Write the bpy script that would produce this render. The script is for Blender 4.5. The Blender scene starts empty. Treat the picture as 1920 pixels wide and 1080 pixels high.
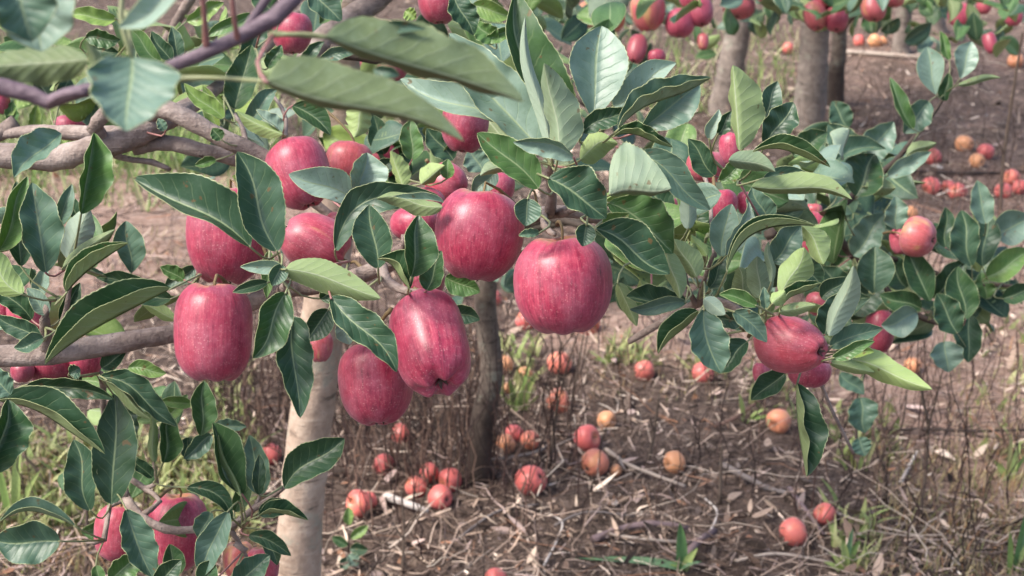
import bpy, math, random
import numpy as np
from mathutils import Vector, Matrix
random.seed(7); RNG = np.random.default_rng(7)
SC = bpy.context.scene
C = SC.collection
# ------------------------------------------------------------------ camera
F = 2600.0; TH = math.radians(22.0); H = 1.6
cam_d = bpy.data.cameras.new('camera'); cam = bpy.data.objects.new('camera', cam_d); C.objects.link(cam)
cam.location = (0, 0, H); cam.rotation_euler = (math.radians(90) - TH, 0, 0)
cam_d.sensor_width = 36; cam_d.lens = F / 1920 * 36; cam_d.clip_start = 0.02; cam_d.clip_end = 1000
cam_d.dof.use_dof = True; cam_d.dof.focus_distance = 1.17; cam_d.dof.aperture_fstop = 13.0
SC.camera = cam
# ------------------------------------------------------------------ world + sun (soft, bright-overcast light from upper left)
SUN_EL, SUN_AZ = math.radians(52), math.radians(-112)       # azimuth measured from +Y clockwise; -128 = behind-left
w = bpy.data.worlds.new('World'); SC.world = w; w.use_nodes = True
nt = w.node_tree; bg = nt.nodes['Background']; sky = nt.nodes.new('ShaderNodeTexSky')
sky.sky_type = 'NISHITA'; sky.sun_disc = False; sky.sun_elevation = SUN_EL; sky.sun_rotation = SUN_AZ
sky.air_density = 1.0; sky.dust_density = 4.0; sky.ozone_density = 1.0
nt.links.new(sky.outputs[0], bg.inputs[0]); bg.inputs[1].default_value = 0.15
sd = bpy.data.lights.new('sun', 'SUN'); so = bpy.data.objects.new('sun', sd); C.objects.link(so)
sd.energy = 2.1; sd.angle = math.radians(15); sd.color = (1.0, 0.95, 0.86)
sdir = Vector((math.sin(SUN_AZ) * math.cos(SUN_EL), math.cos(SUN_AZ) * math.cos(SUN_EL), math.sin(SUN_EL)))
so.rotation_euler = sdir.to_track_quat('Z', 'Y').to_euler(); so.location = (0, 0, 8)
SC.view_settings.view_transform = 'Standard'; SC.view_settings.look = 'None'
SC.view_settings.exposure = 1.02; SC.view_settings.gamma = 1.0
SC.cycles.max_bounces = 8
# ------------------------------------------------------------------ coordinates: picture ray + distance -> world
ct, st = math.cos(TH), math.sin(TH)
R_ = np.array([1., 0, 0]); U_ = np.array([0, st, ct]); W_ = np.array([0, ct, -st])
def P(x, y, z):
    x = np.asarray(x, float)[..., None]; y = np.asarray(y, float)[..., None]; z = np.asarray(z, float)[..., None]
    return np.array([0, 0, H]) + z * (W_ + (x - 960) / F * R_ + (540 - y) / F * U_)
def hgt(x, y):
    x = np.asarray(x, float); y = np.asarray(y, float)
    return 0.018*np.sin(2.3*x+1.1*y) + 0.014*np.sin(4.1*y-1.7*x+1) + 0.008*np.sin(9*x+3*y) + 0.006*np.sin(13*y-7*x+2)
def G(x, y, up=0.0):
    b = (540 - np.asarray(y, float)) / F
    z = H / (st - b * ct)
    for _ in range(3):
        p = P(x, y, z); z = (H - hgt(p[..., 0], p[..., 1]) - up) / (st - b * ct)
    return P(x, y, z)
def ZY(py, Y):                       # distance along the axis at which the ray through row py reaches world y = Y
    return Y / (ct + (540 - py) / F * st)
def zG(y): return H / (st - (540 - y) / F * ct)
# ------------------------------------------------------------------ materials
def newmat(name):
    m = bpy.data.materials.new(name); m.use_nodes = True
    t = m.node_tree; b = t.nodes['Principled BSDF']
    return m, t, b
def nd(t, typ, **kw):
    n = t.nodes.new(typ)
    for k, v in kw.items():
        if k.startswith('i_'):
            key = k[2:]; key = int(key) if key.isdigit() else key
            if hasattr(v, 'is_linked') or isinstance(v, bpy.types.NodeSocket): t.links.new(v, n.inputs[key])
            else: n.inputs[key].default_value = v
        else: setattr(n, k, v)
    return n
def ma(t, op, a, b=0.0, c=0.0, clamp=False):
    n = t.nodes.new('ShaderNodeMath'); n.operation = op; n.use_clamp = clamp
    for i, v in enumerate((a, b, c)):
        if isinstance(v, bpy.types.NodeSocket): t.links.new(v, n.inputs[i])
        else: n.inputs[i].default_value = v
    return n.outputs[0]
def sm(t, v, a, b):                  # smoothstep from a to b
    n = t.nodes.new('ShaderNodeMapRange'); n.interpolation_type = 'SMOOTHSTEP'
    t.links.new(v, n.inputs[0]); n.inputs[1].default_value = a; n.inputs[2].default_value = b
    return n.outputs[0]
def mixc(t, f, a, b, mode='MIX'):
    n = t.nodes.new('ShaderNodeMix'); n.data_type = 'RGBA'; n.blend_type = mode
    for i, v in ((0, f), (6, a), (7, b)):
        if isinstance(v, bpy.types.NodeSocket): t.links.new(v, n.inputs[i])
        else: n.inputs[i].default_value = v if i == 0 else (*v, 1)
    return n.outputs[2]
def ramp(t, v, stops):
    n = t.nodes.new('ShaderNodeValToRGB'); e = n.color_ramp.elements
    while len(e) < len(stops): e.new(0.5)
    for k, (p, c) in enumerate(stops): e[k].position = p; e[k].color = (*c, 1)
    t.links.new(v, n.inputs[0]); return n.outputs[0]
def attr(t, name, typ='GEOMETRY'):
    n = t.nodes.new('ShaderNodeAttribute'); n.attribute_name = name; n.attribute_type = typ; return n
def sepx(t, v):
    n = t.nodes.new('ShaderNodeSeparateXYZ'); t.links.new(v, n.inputs[0]); return n.outputs
def noise(t, scale, vec=None, detail=3.0, rough=0.5, out=0):
    n = t.nodes.new('ShaderNodeTexNoise'); n.inputs['Scale'].default_value = scale
    n.inputs['Detail'].default_value = detail; n.inputs['Roughness'].default_value = rough
    if vec is not None: t.links.new(vec, n.inputs['Vector'])
    return n.outputs[out]
def bump(t, h, b, strength, dist):
    n = t.nodes.new('ShaderNodeBump'); n.inputs['Strength'].default_value = strength; n.inputs['Distance'].default_value = dist
    t.links.new(h, n.inputs['Height']); t.links.new(n.outputs[0], b.inputs['Normal']); return n

def leaf_mat(name, stops, veinmix, rough, trans, under):
    m, t, b = newmat(name)
    a = attr(t, 'lf'); u, c, tone = sepx(t, a.outputs['Vector'])
    ac = ma(t, 'ABSOLUTE', c); sg = ma(t, 'SIGN', c)
    tt = ma(t, 'SUBTRACT', ma(t, 'MULTIPLY', u, 9.0), ma(t, 'MULTIPLY', ma(t, 'POWER', ac, 0.8), 1.9))
    tcv = nd(t, 'ShaderNodeTexCoord').outputs['Object']; tt = ma(t, 'ADD', ma(t, 'ADD', tt, ma(t, 'MULTIPLY', sg, 0.22)), ma(t, 'MULTIPLY', ma(t, 'SUBTRACT', noise(t, 45, tcv, 2), .5), 1.0))
    fr = ma(t, 'ABSOLUTE', ma(t, 'SUBTRACT', ma(t, 'FRACT', ma(t, 'ADD', tt, 20.0)), 0.5))     # 0 on the vein, .5 between
    vein = ma(t, 'SUBTRACT', 1.0, sm(t, fr, 0.0, 0.075)); vein = ma(t, 'MULTIPLY', vein, ma(t, 'SUBTRACT', 1.0, sm(t, ac, 0.55, 0.95)))
    mid = ma(t, 'SUBTRACT', 1.0, sm(t, ac, 0.015, 0.07))
    edge = sm(t, ac, 0.968, 1.0)
    tc = nd(t, 'ShaderNodeTexCoord'); ob = tc.outputs['Object']
    n1 = noise(t, 60, ob, 3); n2 = noise(t, 320, ob, 4, .6); n3 = noise(t, 900, ob, 2, .6)
    tv = ma(t, 'ADD', tone, ma(t, 'MULTIPLY', ma(t, 'SUBTRACT', n1, 0.5), 0.22))
    col = ramp(t, tv, stops)
    col = mixc(t, ma(t, 'MULTIPLY', sm(t, n2, .5, .8), .35), col, (0.10, 0.17, 0.10) if not under else (0.36, 0.44, 0.30))
    dark = ma(t, 'MULTIPLY', sm(t, n3, .62, .75), .25); col = mixc(t, dark, col, (0.02, 0.035, 0.015))
    spot = ma(t, 'MULTIPLY', sm(t, noise(t, 110, ob, 2, .5), .69, .72), .7); col = mixc(t, spot, col, (0.16, 0.09, 0.04))
    pale = (0.34, 0.42, 0.22) if not under else (0.50, 0.56, 0.38)
    col = mixc(t, ma(t, 'MULTIPLY', vein, veinmix), col, pale)
    col = mixc(t, ma(t, 'MULTIPLY', mid, 0.62), col, pale)
    col = mixc(t, ma(t, 'MULTIPLY', edge, 0.85), col, (0.48, 0.52, 0.27))
    t.links.new(col, b.inputs['Base Color']); b.inputs['Roughness'].default_value = rough
    b.inputs['Specular IOR Level'].default_value = 0.5
    h = ma(t, 'SUBTRACT', ma(t, 'MULTIPLY', n2, 0.6), ma(t, 'MULTIPLY', ma(t, 'MAXIMUM', vein, mid), 0.8 if not under else -0.8))
    h = ma(t, 'ADD', h, ma(t, 'MULTIPLY', sm(t, fr, 0.0, 0.5), 0.45 if not under else -0.35))
    bump(t, h, b, 0.36, 0.0009)
    tr = nd(t, 'ShaderNodeBsdfTranslucent'); tcol = mixc(t, 0.5, col, (0.22, 0.42, 0.05)); t.links.new(tcol, tr.inputs[0])
    mx = nd(t, 'ShaderNodeMixShader'); mx.inputs[0].default_value = trans
    t.links.new(b.outputs[0], mx.inputs[1]); t.links.new(tr.outputs[0], mx.inputs[2])
    t.links.new(mx.outputs[0], t.nodes['Material Output'].inputs[0]); return m
M = {}
M['leaf_top'] = leaf_mat('leaf_top', [(0, (0.32, 0.43, 0.36)), (.25, (0.115, 0.20, 0.145)), (.42, (0.045, 0.098, 0.058)), (.52, (0.030, 0.075, 0.036)), (.75, (0.10, 0.20, 0.062)), (1, (0.30, 0.42, 0.11))], .20, .40, .22, False)
M['leaf_under'] = leaf_mat('leaf_under', [(0, (0.36, 0.46, 0.36)), (.25, (0.27, 0.36, 0.22)), (.38, (0.175, 0.23, 0.105)), (.5, (0.29, 0.38, 0.17)), (.75, (0.34, 0.47, 0.17)), (1, (0.36, 0.47, 0.18))], .30, .6, .3, True)

def apple_mat(name):
    m, t, b = newmat(name)
    pc = attr(t, 'pc'); tc = nd(t, 'ShaderNodeTexCoord'); ob = tc.outputs['Object']
    cx, sy, v = sepx(t, pc.outputs['Vector'])
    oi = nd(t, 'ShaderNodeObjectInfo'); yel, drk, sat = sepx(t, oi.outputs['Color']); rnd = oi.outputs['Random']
    off = ma(t, 'MULTIPLY', rnd, 17.0)
    def streak(k, kv):
        cb = nd(t, 'ShaderNodeCombineXYZ')
        for i, q in enumerate((ma(t, 'ADD', ma(t, 'MULTIPLY', cx, k), off), ma(t, 'MULTIPLY', sy, k), ma(t, 'MULTIPLY', v, kv))): t.links.new(q, cb.inputs[i])
        return cb.outputs[0]
    s1 = noise(t, 1.0, streak(8, 3.2), 6, .68); s2 = noise(t, 1.0, streak(30, 11.0), 4, .65); mot = noise(t, 150, ob, 5, .7); s3 = noise(t, 1.0, streak(1.6, 2.2), 3, .5)
    st1 = ma(t, 'ADD', ma(t, 'ADD', ma(t, 'MULTIPLY', s1, .42), ma(t, 'MULTIPLY', s2, .33)), ma(t, 'MULTIPLY', mot, .25))
    red = ramp(t, st1, [(.36, (0.13, 0.006, 0.022)), (.46, (0.30, 0.017, 0.054)), (.56, (0.43, 0.044, 0.090)), (.68, (0.60, 0.18, 0.19))])
    under = ramp(t, s3, [(.3, (0.50, 0.20, 0.07)), (.5, (0.56, 0.36, 0.10)), (.75, (0.42, 0.40, 0.12))])
    # ground colour shows near the stem cavity and where the fruit is yellow
    top = ma(t, 'SUBTRACT', 1.0, sm(t, ma(t, 'ADD', v, ma(t, 'MULTIPLY', ma(t, 'SUBTRACT', s1, .5), .28)), 0.06, 0.19))
    ym = sm(t, ma(t, 'ADD', ma(t, 'MULTIPLY', ma(t, 'SUBTRACT', s3, .5), 1.7), yel), 0.42, 0.85)
    g = ma(t, 'MAXIMUM', ma(t, 'MULTIPLY', top, .75), ym)
    g = ma(t, 'MULTIPLY', g, ma(t, 'SUBTRACT', 1.0, ma(t, 'MULTIPLY', sm(t, s2, .45, .75), .45)))
    col = mixc(t, g, red, under)
    coral = mixc(t, .58, col, (0.80, 0.17, 0.12)); col = mixc(t, sat, col, coral)
    rot = ma(t, 'MULTIPLY', ma(t, 'MULTIPLY', sm(t, noise(t, 1.0, streak(.9, 1.1), 3, .6), .62, .68), .5), sat); col = mixc(t, rot, col, (0.16, 0.075, 0.04))
    gold = ma(t, 'MULTIPLY', ma(t, 'MULTIPLY', sm(t, yel, .35, 1.0), sat), .8); col = mixc(t, gold, col, (0.72, 0.46, 0.17))
    orange = mixc(t, .55, col, (0.72, 0.27, 0.13)); col = mixc(t, ma(t, 'MULTIPLY', yel, 1.0, clamp=True), col, orange)
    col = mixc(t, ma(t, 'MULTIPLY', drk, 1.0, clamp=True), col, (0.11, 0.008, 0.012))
    # lenticels and fine russet scratches
    vo = nd(t, 'ShaderNodeTexVoronoi'); vo.inputs['Scale'].default_value = 380; t.links.new(ob, vo.inputs['Vector'])
    dots = ma(t, 'SUBTRACT', 1.0, sm(t, vo.outputs[0], 0.10, 0.30))
    dots = ma(t, 'MULTIPLY', ma(t, 'MULTIPLY', dots, .75), sm(t, noise(t, 40, ob, 3), .36, .66)); dots = ma(t, 'MULTIPLY', dots, ma(t, 'ADD', .2, ma(t, 'MULTIPLY', sm(t, v, .2, .75), .6)))
    col = mixc(t, dots, col, (0.72, 0.40, 0.36))
    blot = ma(t, 'MULTIPLY', sm(t, noise(t, 24, ob, 5, .65), .46, .66), .36); blot = ma(t, 'MULTIPLY', blot, ma(t, 'SUBTRACT', 1.0, ma(t, 'MULTIPLY', sat, .8))); col = mixc(t, blot, col, (0.17, 0.008, 0.034))
    fine = ma(t, 'MULTIPLY', sm(t, noise(t, 420, ob, 4, .75), .54, .66), .26); col = mixc(t, fine, col, (0.66, 0.30, 0.30))
    sc_ = ma(t, 'MULTIPLY', sm(t, noise(t, 1.0, streak(20, 55), 4, .7), .66, .74), .30); col = mixc(t, sc_, col, (0.66, 0.42, 0.30))
    bloom = ma(t, 'MULTIPLY', sm(t, noise(t, 34, ob, 5, .7), .38, .72), .18); col = mixc(t, bloom, col, (0.62, 0.34, 0.42))
    t.links.new(col, b.inputs['Base Color'])
    rg = ma(t, 'ADD', .29, ma(t, 'MULTIPLY', noise(t, 60, ob, 3), .22)); t.links.new(rg, b.inputs['Roughness'])
    b.inputs['Subsurface Weight'].default_value = 0.06; b.inputs['Subsurface Radius'].default_value = (.006, .002, .001)
    b.inputs['Sheen Weight'].default_value = 0.10; b.inputs['Sheen Roughness'].default_value = .6; b.inputs['Sheen Tint'].default_value = (.9, .75, 1, 1)
    h = ma(t, 'ADD', ma(t, 'MULTIPLY', st1, .6), ma(t, 'MULTIPLY', noise(t, 500, ob, 3, .6), .3)); bump(t, h, b, .25, .0008)
    return m
M['apple_skin'] = apple_mat('apple_skin')

def bark_mat(name, c1, c2, c3, sc=1.0, bs=.85, rough=.8):
    m, t, b = newmat(name); tc = nd(t, 'ShaderNodeTexCoord'); ob = tc.outputs['Object']
    n1 = noise(t, 14*sc, ob, 6, .65); n2 = noise(t, 90*sc, ob, 5, .65); n3 = noise(t, 260*sc, ob, 3, .6)
    mp = nd(t, 'ShaderNodeMapping'); t.links.new(ob, mp.inputs[0]); mp.inputs['Scale'].default_value = (1, 1, 6); rings = noise(t, 26*sc, mp.outputs[0], 3, .6)
    col = ramp(t, ma(t, 'ADD', ma(t, 'MULTIPLY', n1, .6), ma(t, 'MULTIPLY', n2, .4)), [(.34, c1), (.50, c2), (.66, c3)])
    col = mixc(t, ma(t, 'MULTIPLY', sm(t, rings, .55, .7), .45), col, c3)
    col = mixc(t, ma(t, 'MULTIPLY', sm(t, n2, .64, .7), .8), col, tuple(.25*q for q in c1))
    if sc < 1:
        lich = ma(t, 'MULTIPLY', sm(t, noise(t, 9, ob, 6, .7), .54, .62), .55); col = mixc(t, lich, col, (0.30, 0.31, 0.25))
        scar = ma(t, 'MULTIPLY', sm(t, noise(t, 1.0, nd(t, 'ShaderNodeMapping', i_Vector=ob, i_Scale=(9, 9, 60)).outputs[0], 5, .7), .60, .66), .7); col = mixc(t, scar, col, tuple(.30*q for q in c1))
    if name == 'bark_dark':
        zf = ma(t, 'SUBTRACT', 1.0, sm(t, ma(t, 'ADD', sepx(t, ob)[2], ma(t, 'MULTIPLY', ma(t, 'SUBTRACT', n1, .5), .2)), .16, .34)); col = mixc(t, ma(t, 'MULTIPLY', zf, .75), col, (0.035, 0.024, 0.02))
    t.links.new(col, b.inputs['Base Color']); b.inputs['Roughness'].default_value = rough; b.inputs['Specular IOR Level'].default_value = .3
    bump(t, ma(t, 'ADD', ma(t, 'ADD', n2, ma(t, 'MULTIPLY', rings, .7)), ma(t, 'MULTIPLY', n3, .5)), b, bs, .003)
    return m
M['bark_limb'] = bark_mat('bark_limb', (0.10, 0.076, 0.066), (0.23, 0.178, 0.155), (0.40, 0.33, 0.295))
M['bark_trunk'] = bark_mat('bark_trunk', (0.21, 0.15, 0.11), (0.42, 0.315, 0.245), (0.58, 0.48, 0.39), .45)
M['bark_far'] = bark_mat('bark_far', (0.11, 0.09, 0.08), (0.23, 0.19, 0.165), (0.40, 0.34, 0.30), .45)
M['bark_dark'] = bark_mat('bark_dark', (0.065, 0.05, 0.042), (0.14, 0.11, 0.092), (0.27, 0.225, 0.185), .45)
M['bark_young'] = bark_mat('bark_young', (0.06, 0.042, 0.055), (0.13, 0.092, 0.115), (0.26, 0.19, 0.22), 1.2, .4, .6)
def plain(name, c, rough=.6, var=.3, scale=80):
    m, t, b = newmat(name); tc = nd(t, 'ShaderNodeTexCoord')
    n = noise(t, scale, tc.outputs['Object'], 4, .6)
    col = mixc(t, n, tuple(q*(1-var) for q in c), tuple(min(1, q*(1+var)) for q in c)); t.links.new(col, b.inputs['Base Color'])
    b.inputs['Roughness'].default_value = rough; bump(t, n, b, .4, .001); return m
M['stalk'] = plain('leaf_stalk', (0.22, 0.24, 0.12), .5)
M['stalk_red'] = plain('leaf_stalk_red', (0.30, 0.14, 0.13), .5)
M['twig'] = plain('twig_bark', (0.10, 0.072, 0.055), .8, .5, 200)
M['calyx'] = plain('calyx', (0.10, 0.06, 0.05), .8)
M['apple_stalk'] = plain('apple_stalk', (0.16, 0.11, 0.05), .7)
def vcol(name, rough=.85, trans=0.0, bs=.5):
    m, t, b = newmat(name); a = attr(t, 'col'); tc = nd(t, 'ShaderNodeTexCoord'); n = noise(t, 240, tc.outputs['Object'], 4, .6)
    col = mixc(t, n, (0.45, 0.45, 0.45), (1.5, 1.5, 1.5)); col = mixc(t, 1.0, a.outputs['Color'], col, 'MULTIPLY')
    t.links.new(col, b.inputs['Base Color']); b.inputs['Roughness'].default_value = rough; b.inputs['Specular IOR Level'].default_value = .25
    if trans:
        tr = nd(t, 'ShaderNodeBsdfTranslucent'); t.links.new(col, tr.inputs[0]); mx = nd(t, 'ShaderNodeMixShader'); mx.inputs[0].default_value = trans
        t.links.new(b.outputs[0], mx.inputs[1]); t.links.new(tr.outputs[0], mx.inputs[2]); t.links.new(mx.outputs[0], t.nodes['Material Output'].inputs[0])
    return m
M['litter'] = vcol('dry_litter'); M['blade'] = vcol('green_blade', .55, .25); M['stick'] = vcol('stick_bark', .8)
def ground_mat():
    m, t, b = newmat('orchard_soil'); z = attr(t, 'zone').outputs['Fac']; tc = nd(t, 'ShaderNodeTexCoord'); ob = tc.outputs['Object']
    n1 = noise(t, 5, ob, 6, .65); n2 = noise(t, 45, ob, 6, .7); n3 = noise(t, 220, ob, 4, .65)
    soil = ramp(t, ma(t, 'ADD', ma(t, 'MULTIPLY', n2, .6), ma(t, 'MULTIPLY', n3, .4)), [(.34, (0.22, 0.13, 0.10)), (.5, (0.44, 0.30, 0.24)), (.66, (0.66, 0.50, 0.42))])
    lit = ramp(t, ma(t, 'ADD', ma(t, 'MULTIPLY', n2, .5), ma(t, 'MULTIPLY', n3, .5)), [(.36, (0.03, 0.022, 0.018)), (.5, (0.14, 0.10, 0.082)), (.66, (0.37, 0.28, 0.235))])
    f = sm(t, ma(t, 'ADD', z, ma(t, 'MULTIPLY', ma(t, 'SUBTRACT', n1, .5), .7)), .3, .7)
    col = mixc(t, f, lit, soil); t.links.new(col, b.inputs['Base Color']); b.inputs['Roughness'].default_value = .95; b.inputs['Specular IOR Level'].default_value = .15
    bump(t, ma(t, 'ADD', ma(t, 'MULTIPLY', n2, 1.0), ma(t, 'MULTIPLY', n3, .4)), b, 1.0, .02); return m
M['soil'] = ground_mat()
# ------------------------------------------------------------------ mesh helpers
def mesh(name, V, Fc, mats, midx=None, smooth=True, attrs=()):
    me = bpy.data.meshes.new(name); V = np.asarray(V, np.float32)
    me.from_pydata(V.tolist(), [], Fc if isinstance(Fc, list) else Fc.tolist())
    for m in mats: me.materials.append(m)
    if midx is not None: me.polygons.foreach_set('material_index', np.asarray(midx, np.int32))
    if smooth: me.polygons.foreach_set('use_smooth', np.ones(len(me.polygons), bool))
    for an, typ, data in attrs:
        a = me.attributes.new(an, typ, 'POINT'); key = 'vector' if typ == 'FLOAT_VECTOR' else ('color' if typ == 'FLOAT_COLOR' else 'value')
        a.data.foreach_set(key, np.asarray(data, np.float32).ravel())
    me.update(); return me
def put(name, me, parent=None, loc=(0, 0, 0)):
    o = bpy.data.objects.new(name, me); C.objects.link(o)
    if parent is not None:
        o.parent = parent; o.location = Vector(loc) - wl_(parent)
    else: o.location = loc
    return o
def wl_(o):
    v = Vector(o.location)
    while o.parent is not None: o = o.parent; v = v + Vector(o.location)
    return v
def tag(o, label=None, cat=None, group=None, kind=None):
    if label: o['label'] = label
    if cat: o['category'] = cat
    if group: o['group'] = group
    if kind: o['kind'] = kind
    return o
class Thing: pass
def thing(name, loc, label, cat, group=None):
    o = put(name, None, None, tuple(float(q) for q in loc)); tag(o, label, cat, group)
    T = Thing(); T.o = o; T.nodes = []; T.n = 0; T.extra = []; return T
def grid_faces(nu, nc, off=0, flip=False):
    i, j = np.meshgrid(np.arange(nu-1), np.arange(nc-1), indexing='ij'); a = off + i*nc + j
    q = np.stack([a, a+1, a+nc+1, a+nc], -1).reshape(-1, 4)
    return q[:, ::-1] if flip else q
def leaf_mesh(Pg, uu, cc, tone, flip, th=0.00035):
    # Pg (nu,nc,3): two-sided leaf blade with real thickness, slot 0 upper face, slot 1 under face
    nu, nc = Pg.shape[:2]
    dU = np.gradient(Pg, axis=0); dS = np.gradient(Pg, axis=1); n = np.cross(dS, dU); n /= (np.linalg.norm(n, axis=-1, keepdims=True) + 1e-12)
    if flip: n = -n
    A = (Pg + n*th/2).reshape(-1, 3); B = (Pg - n*th/2).reshape(-1, 3); k = nu*nc
    f1 = grid_faces(nu, nc, 0, flip); f2 = grid_faces(nu, nc, k, not flip)
    idx = np.arange(k).reshape(nu, nc); rim = np.concatenate([idx[:, 0], idx[-1, 1:], idx[-2::-1, -1], idx[0, -2:0:-1]])
    r2 = np.roll(rim, -1); f3 = np.stack([rim, r2, r2+k, rim+k], -1)
    Fc = np.concatenate([f1, f2, f3]); mi = np.concatenate([np.zeros(len(f1)), np.ones(len(f2)), np.ones(len(f3))])
    lf = np.stack([np.broadcast_to(uu[:, None], (nu, nc)), np.broadcast_to(cc[None, :], (nu, nc)), np.full((nu, nc), tone)], -1).reshape(-1, 3)
    return mesh('leaf', np.concatenate([A, B]), Fc, [M['leaf_top'], M['leaf_under']], mi, True, [('lf', 'FLOAT_VECTOR', np.concatenate([lf, lf]))])
def prof(u, pk):
    p = math.log(.5)/math.log(pk); s = np.sin(np.pi*np.clip(u, 0, 1)**p); s = np.clip(s, 0, 1)
    return s**0.66*(1-.22*np.clip((u-.8)/.2, 0, 1))
def tube(pts, rad, n=8, jitter=0.0, step=None):
    pts = np.asarray(pts, float); rad = np.asarray(rad, float)
    if len(pts) > 2 or step:
        L = np.linalg.norm(np.diff(pts, axis=0), axis=1).sum(); K = max(6, int(L/(step or .012))); K = min(K, 90)
        T_ = np.linspace(0, len(pts)-1, K+1); out = []; rr = []
        for q in T_:
            i = min(int(q), len(pts)-2); f = q-i
            p0, p1, p2, p3 = pts[max(i-1, 0)], pts[i], pts[i+1], pts[min(i+2, len(pts)-1)]
            out.append(.5*((2*p1)+(-p0+p2)*f+(2*p0-5*p1+4*p2-p3)*f*f+(-p0+3*p1-3*p2+p3)*f**3)); rr.append(rad[i]*(1-f)+rad[i+1]*f)
        pts = np.array(out); rad = np.array(rr)
    tg = np.gradient(pts, axis=0); tg /= (np.linalg.norm(tg, axis=1, keepdims=True)+1e-12)
    ref = np.array([0.13, .31, .94]) if abs(tg[0] @ np.array([0, 0, 1.])) < .9 else np.array([1., .2, .1])
    V = []
    for k in range(len(pts)):
        a = np.cross(tg[k], ref); a /= np.linalg.norm(a); b = np.cross(tg[k], a)
        an = np.linspace(0, 2*np.pi, n, endpoint=False); r = rad[k]*(1+jitter*RNG.normal(size=n)) if jitter else rad[k]*np.ones(n)
        if jitter: r = r*(1+jitter*2*math.sin(k*1.7)*math.sin(k*.61))
        V.append(pts[k]+r[:, None]*(np.cos(an)[:, None]*a+np.sin(an)[:, None]*b))
    V = np.concatenate(V); Fc = []
    for k in range(len(pts)-1):
        for j in range(n):
            Fc.append((k*n+j, k*n+(j+1) % n, (k+1)*n+(j+1) % n, (k+1)*n+j))
    Fc.append(tuple(range(n))[::-1]); Fc.append(tuple((len(pts)-1)*n+j for j in range(n)))
    return V, Fc
def tubes_mesh(name, lst, mat):
    V = []; Fc = []; o = 0
    for v, f in lst:
        V.append(v); Fc += [tuple(i+o for i in q) for q in f]; o += len(v)
    return mesh(name, np.concatenate(V), Fc, [mat])
def tube_part(name, T, pts, rad, mat, n=10, jitter=.03, step=None):
    v, f = tube(pts, rad, n, jitter, step); loc = v.mean(0) if T is None else np.asarray(pts[0], float)
    me = mesh(name, v-loc, f, [M[mat]]); return put(name, me, T.o if T else None, loc)
def limb(T, px, mat='bark_limb', name='limb', n=12, jitter=.035):
    """px: list of (x, y, depth, width in px)"""
    a = np.array(px, float); pts = P(a[:, 0], a[:, 1], a[:, 2]); rad = a[:, 3]/2*a[:, 2]/F
    o = tube_part(name, T, pts, rad, mat, n, jitter)
    return o
def node(T, *q): T.nodes += [tuple(x) for x in q]

def leaf(T, bx, by, tx, ty, bend, wl, wr, flag, tone, d, dz=0.0, pk=.42, arch=None, stalk=1, nu=37):
    wl *= 1.07; wr *= 1.07; s = d/F; L = math.hypot(tx-bx, ty-by); vx, vy = (tx-bx)/L, (ty-by)/L; lx, ly = vy, -vx
    u = np.linspace(0, 1, nu); cc = np.array([-1, -.965, -.8, -.5, -.22, 0, .22, .5, .8, .965, 1.])      # c<0 = left
    pr = prof(u, pk); Wm = max(abs(wl), abs(wr))*1.10+2; sg = -1 if flag == 't' else 1
    if arch is None: arch = random.uniform(-.02, .09)
    cu = random.uniform(-.045, .045)*L; tone = min(1.0, max(0, tone+random.uniform(-.05, .07)*(0 if d < .7 else 1)))
    midx = bx+vx*L*u+lx*(bend*4*u*(1-u)+cu*np.sin(2*np.pi*u)); midy = by+vy*L*u+ly*(bend*4*u*(1-u)+cu*np.sin(2*np.pi*u))
    midz = d+dz*u-sg*-1*arch*L*s*4*u*(1-u)*1.0
    ph = random.uniform(0, 6); kk = random.uniform(2.2, 4.2); amp = random.uniform(.02, .13)
    X = np.zeros((nu, 11)); Y = X.copy(); Z = X.copy()
    ser = 1+.017*((np.arange(nu) % 2)*2-1)
    for j, c in enumerate(cc):
        w = wl if c < 0 else wr; ac = abs(c); zo = math.sqrt(max(Wm*Wm-w*w, 0))*(.95 if w > 0 else .6)
        lat = w*pr*ac*(ser if ac == 1 else 1)
        rip = amp*Wm*np.sin(kk*2*np.pi*u+ph+(1.3 if c < 0 else 0))*ac**2
        lat = lat+(0 if abs(w) < 6 else .45)*rip*np.sign(w)*pr
        sd_ = 1 if c < 0 else -1
        X[:, j] = midx+lx*lat*sd_; Y[:, j] = midy+ly*lat*sd_
        Z[:, j] = midz+sg*zo*s*pr*ac**1.35+rip*s*pr
    Pg = P(X, Y, Z); base = Pg[0, 5].copy()
    me = leaf_mesh(Pg-base, u, cc, tone, flag == 'b')
    if T.n >= 100: raise Exception('more than 100 leaves on one thing')
    T.n += 1
    o = put('leaf', me, T.o, base)
    if stalk and T.nodes:
        best = min(T.nodes, key=lambda q: math.hypot(q[0]-bx, q[1]-by))
        dd = math.hypot(best[0]-bx, best[1]-by)
        if 14 < dd < 125 and abs(best[2]-d) < .16:
            n_ = P(*best[:3]); k0 = base+(Pg[1, 5]-base)*.5; sag = (Pg[3, 5]-Pg[0, 5]); sag = sag/(np.linalg.norm(sag)+1e-9)
            LL = np.linalg.norm(n_-base); m_ = base-sag*LL*.3; m_ = m_*.4+.6*(n_+base)/2
            v, f = tube([k0, base, m_, n_], [.0006, .00085, .0009, .0013], 6, 0)
            put('leaf_stalk', mesh('leaf_stalk', v-base, f, [M['stalk_red' if random.random() < .12 else 'stalk']]), o, base)
    return o
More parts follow.
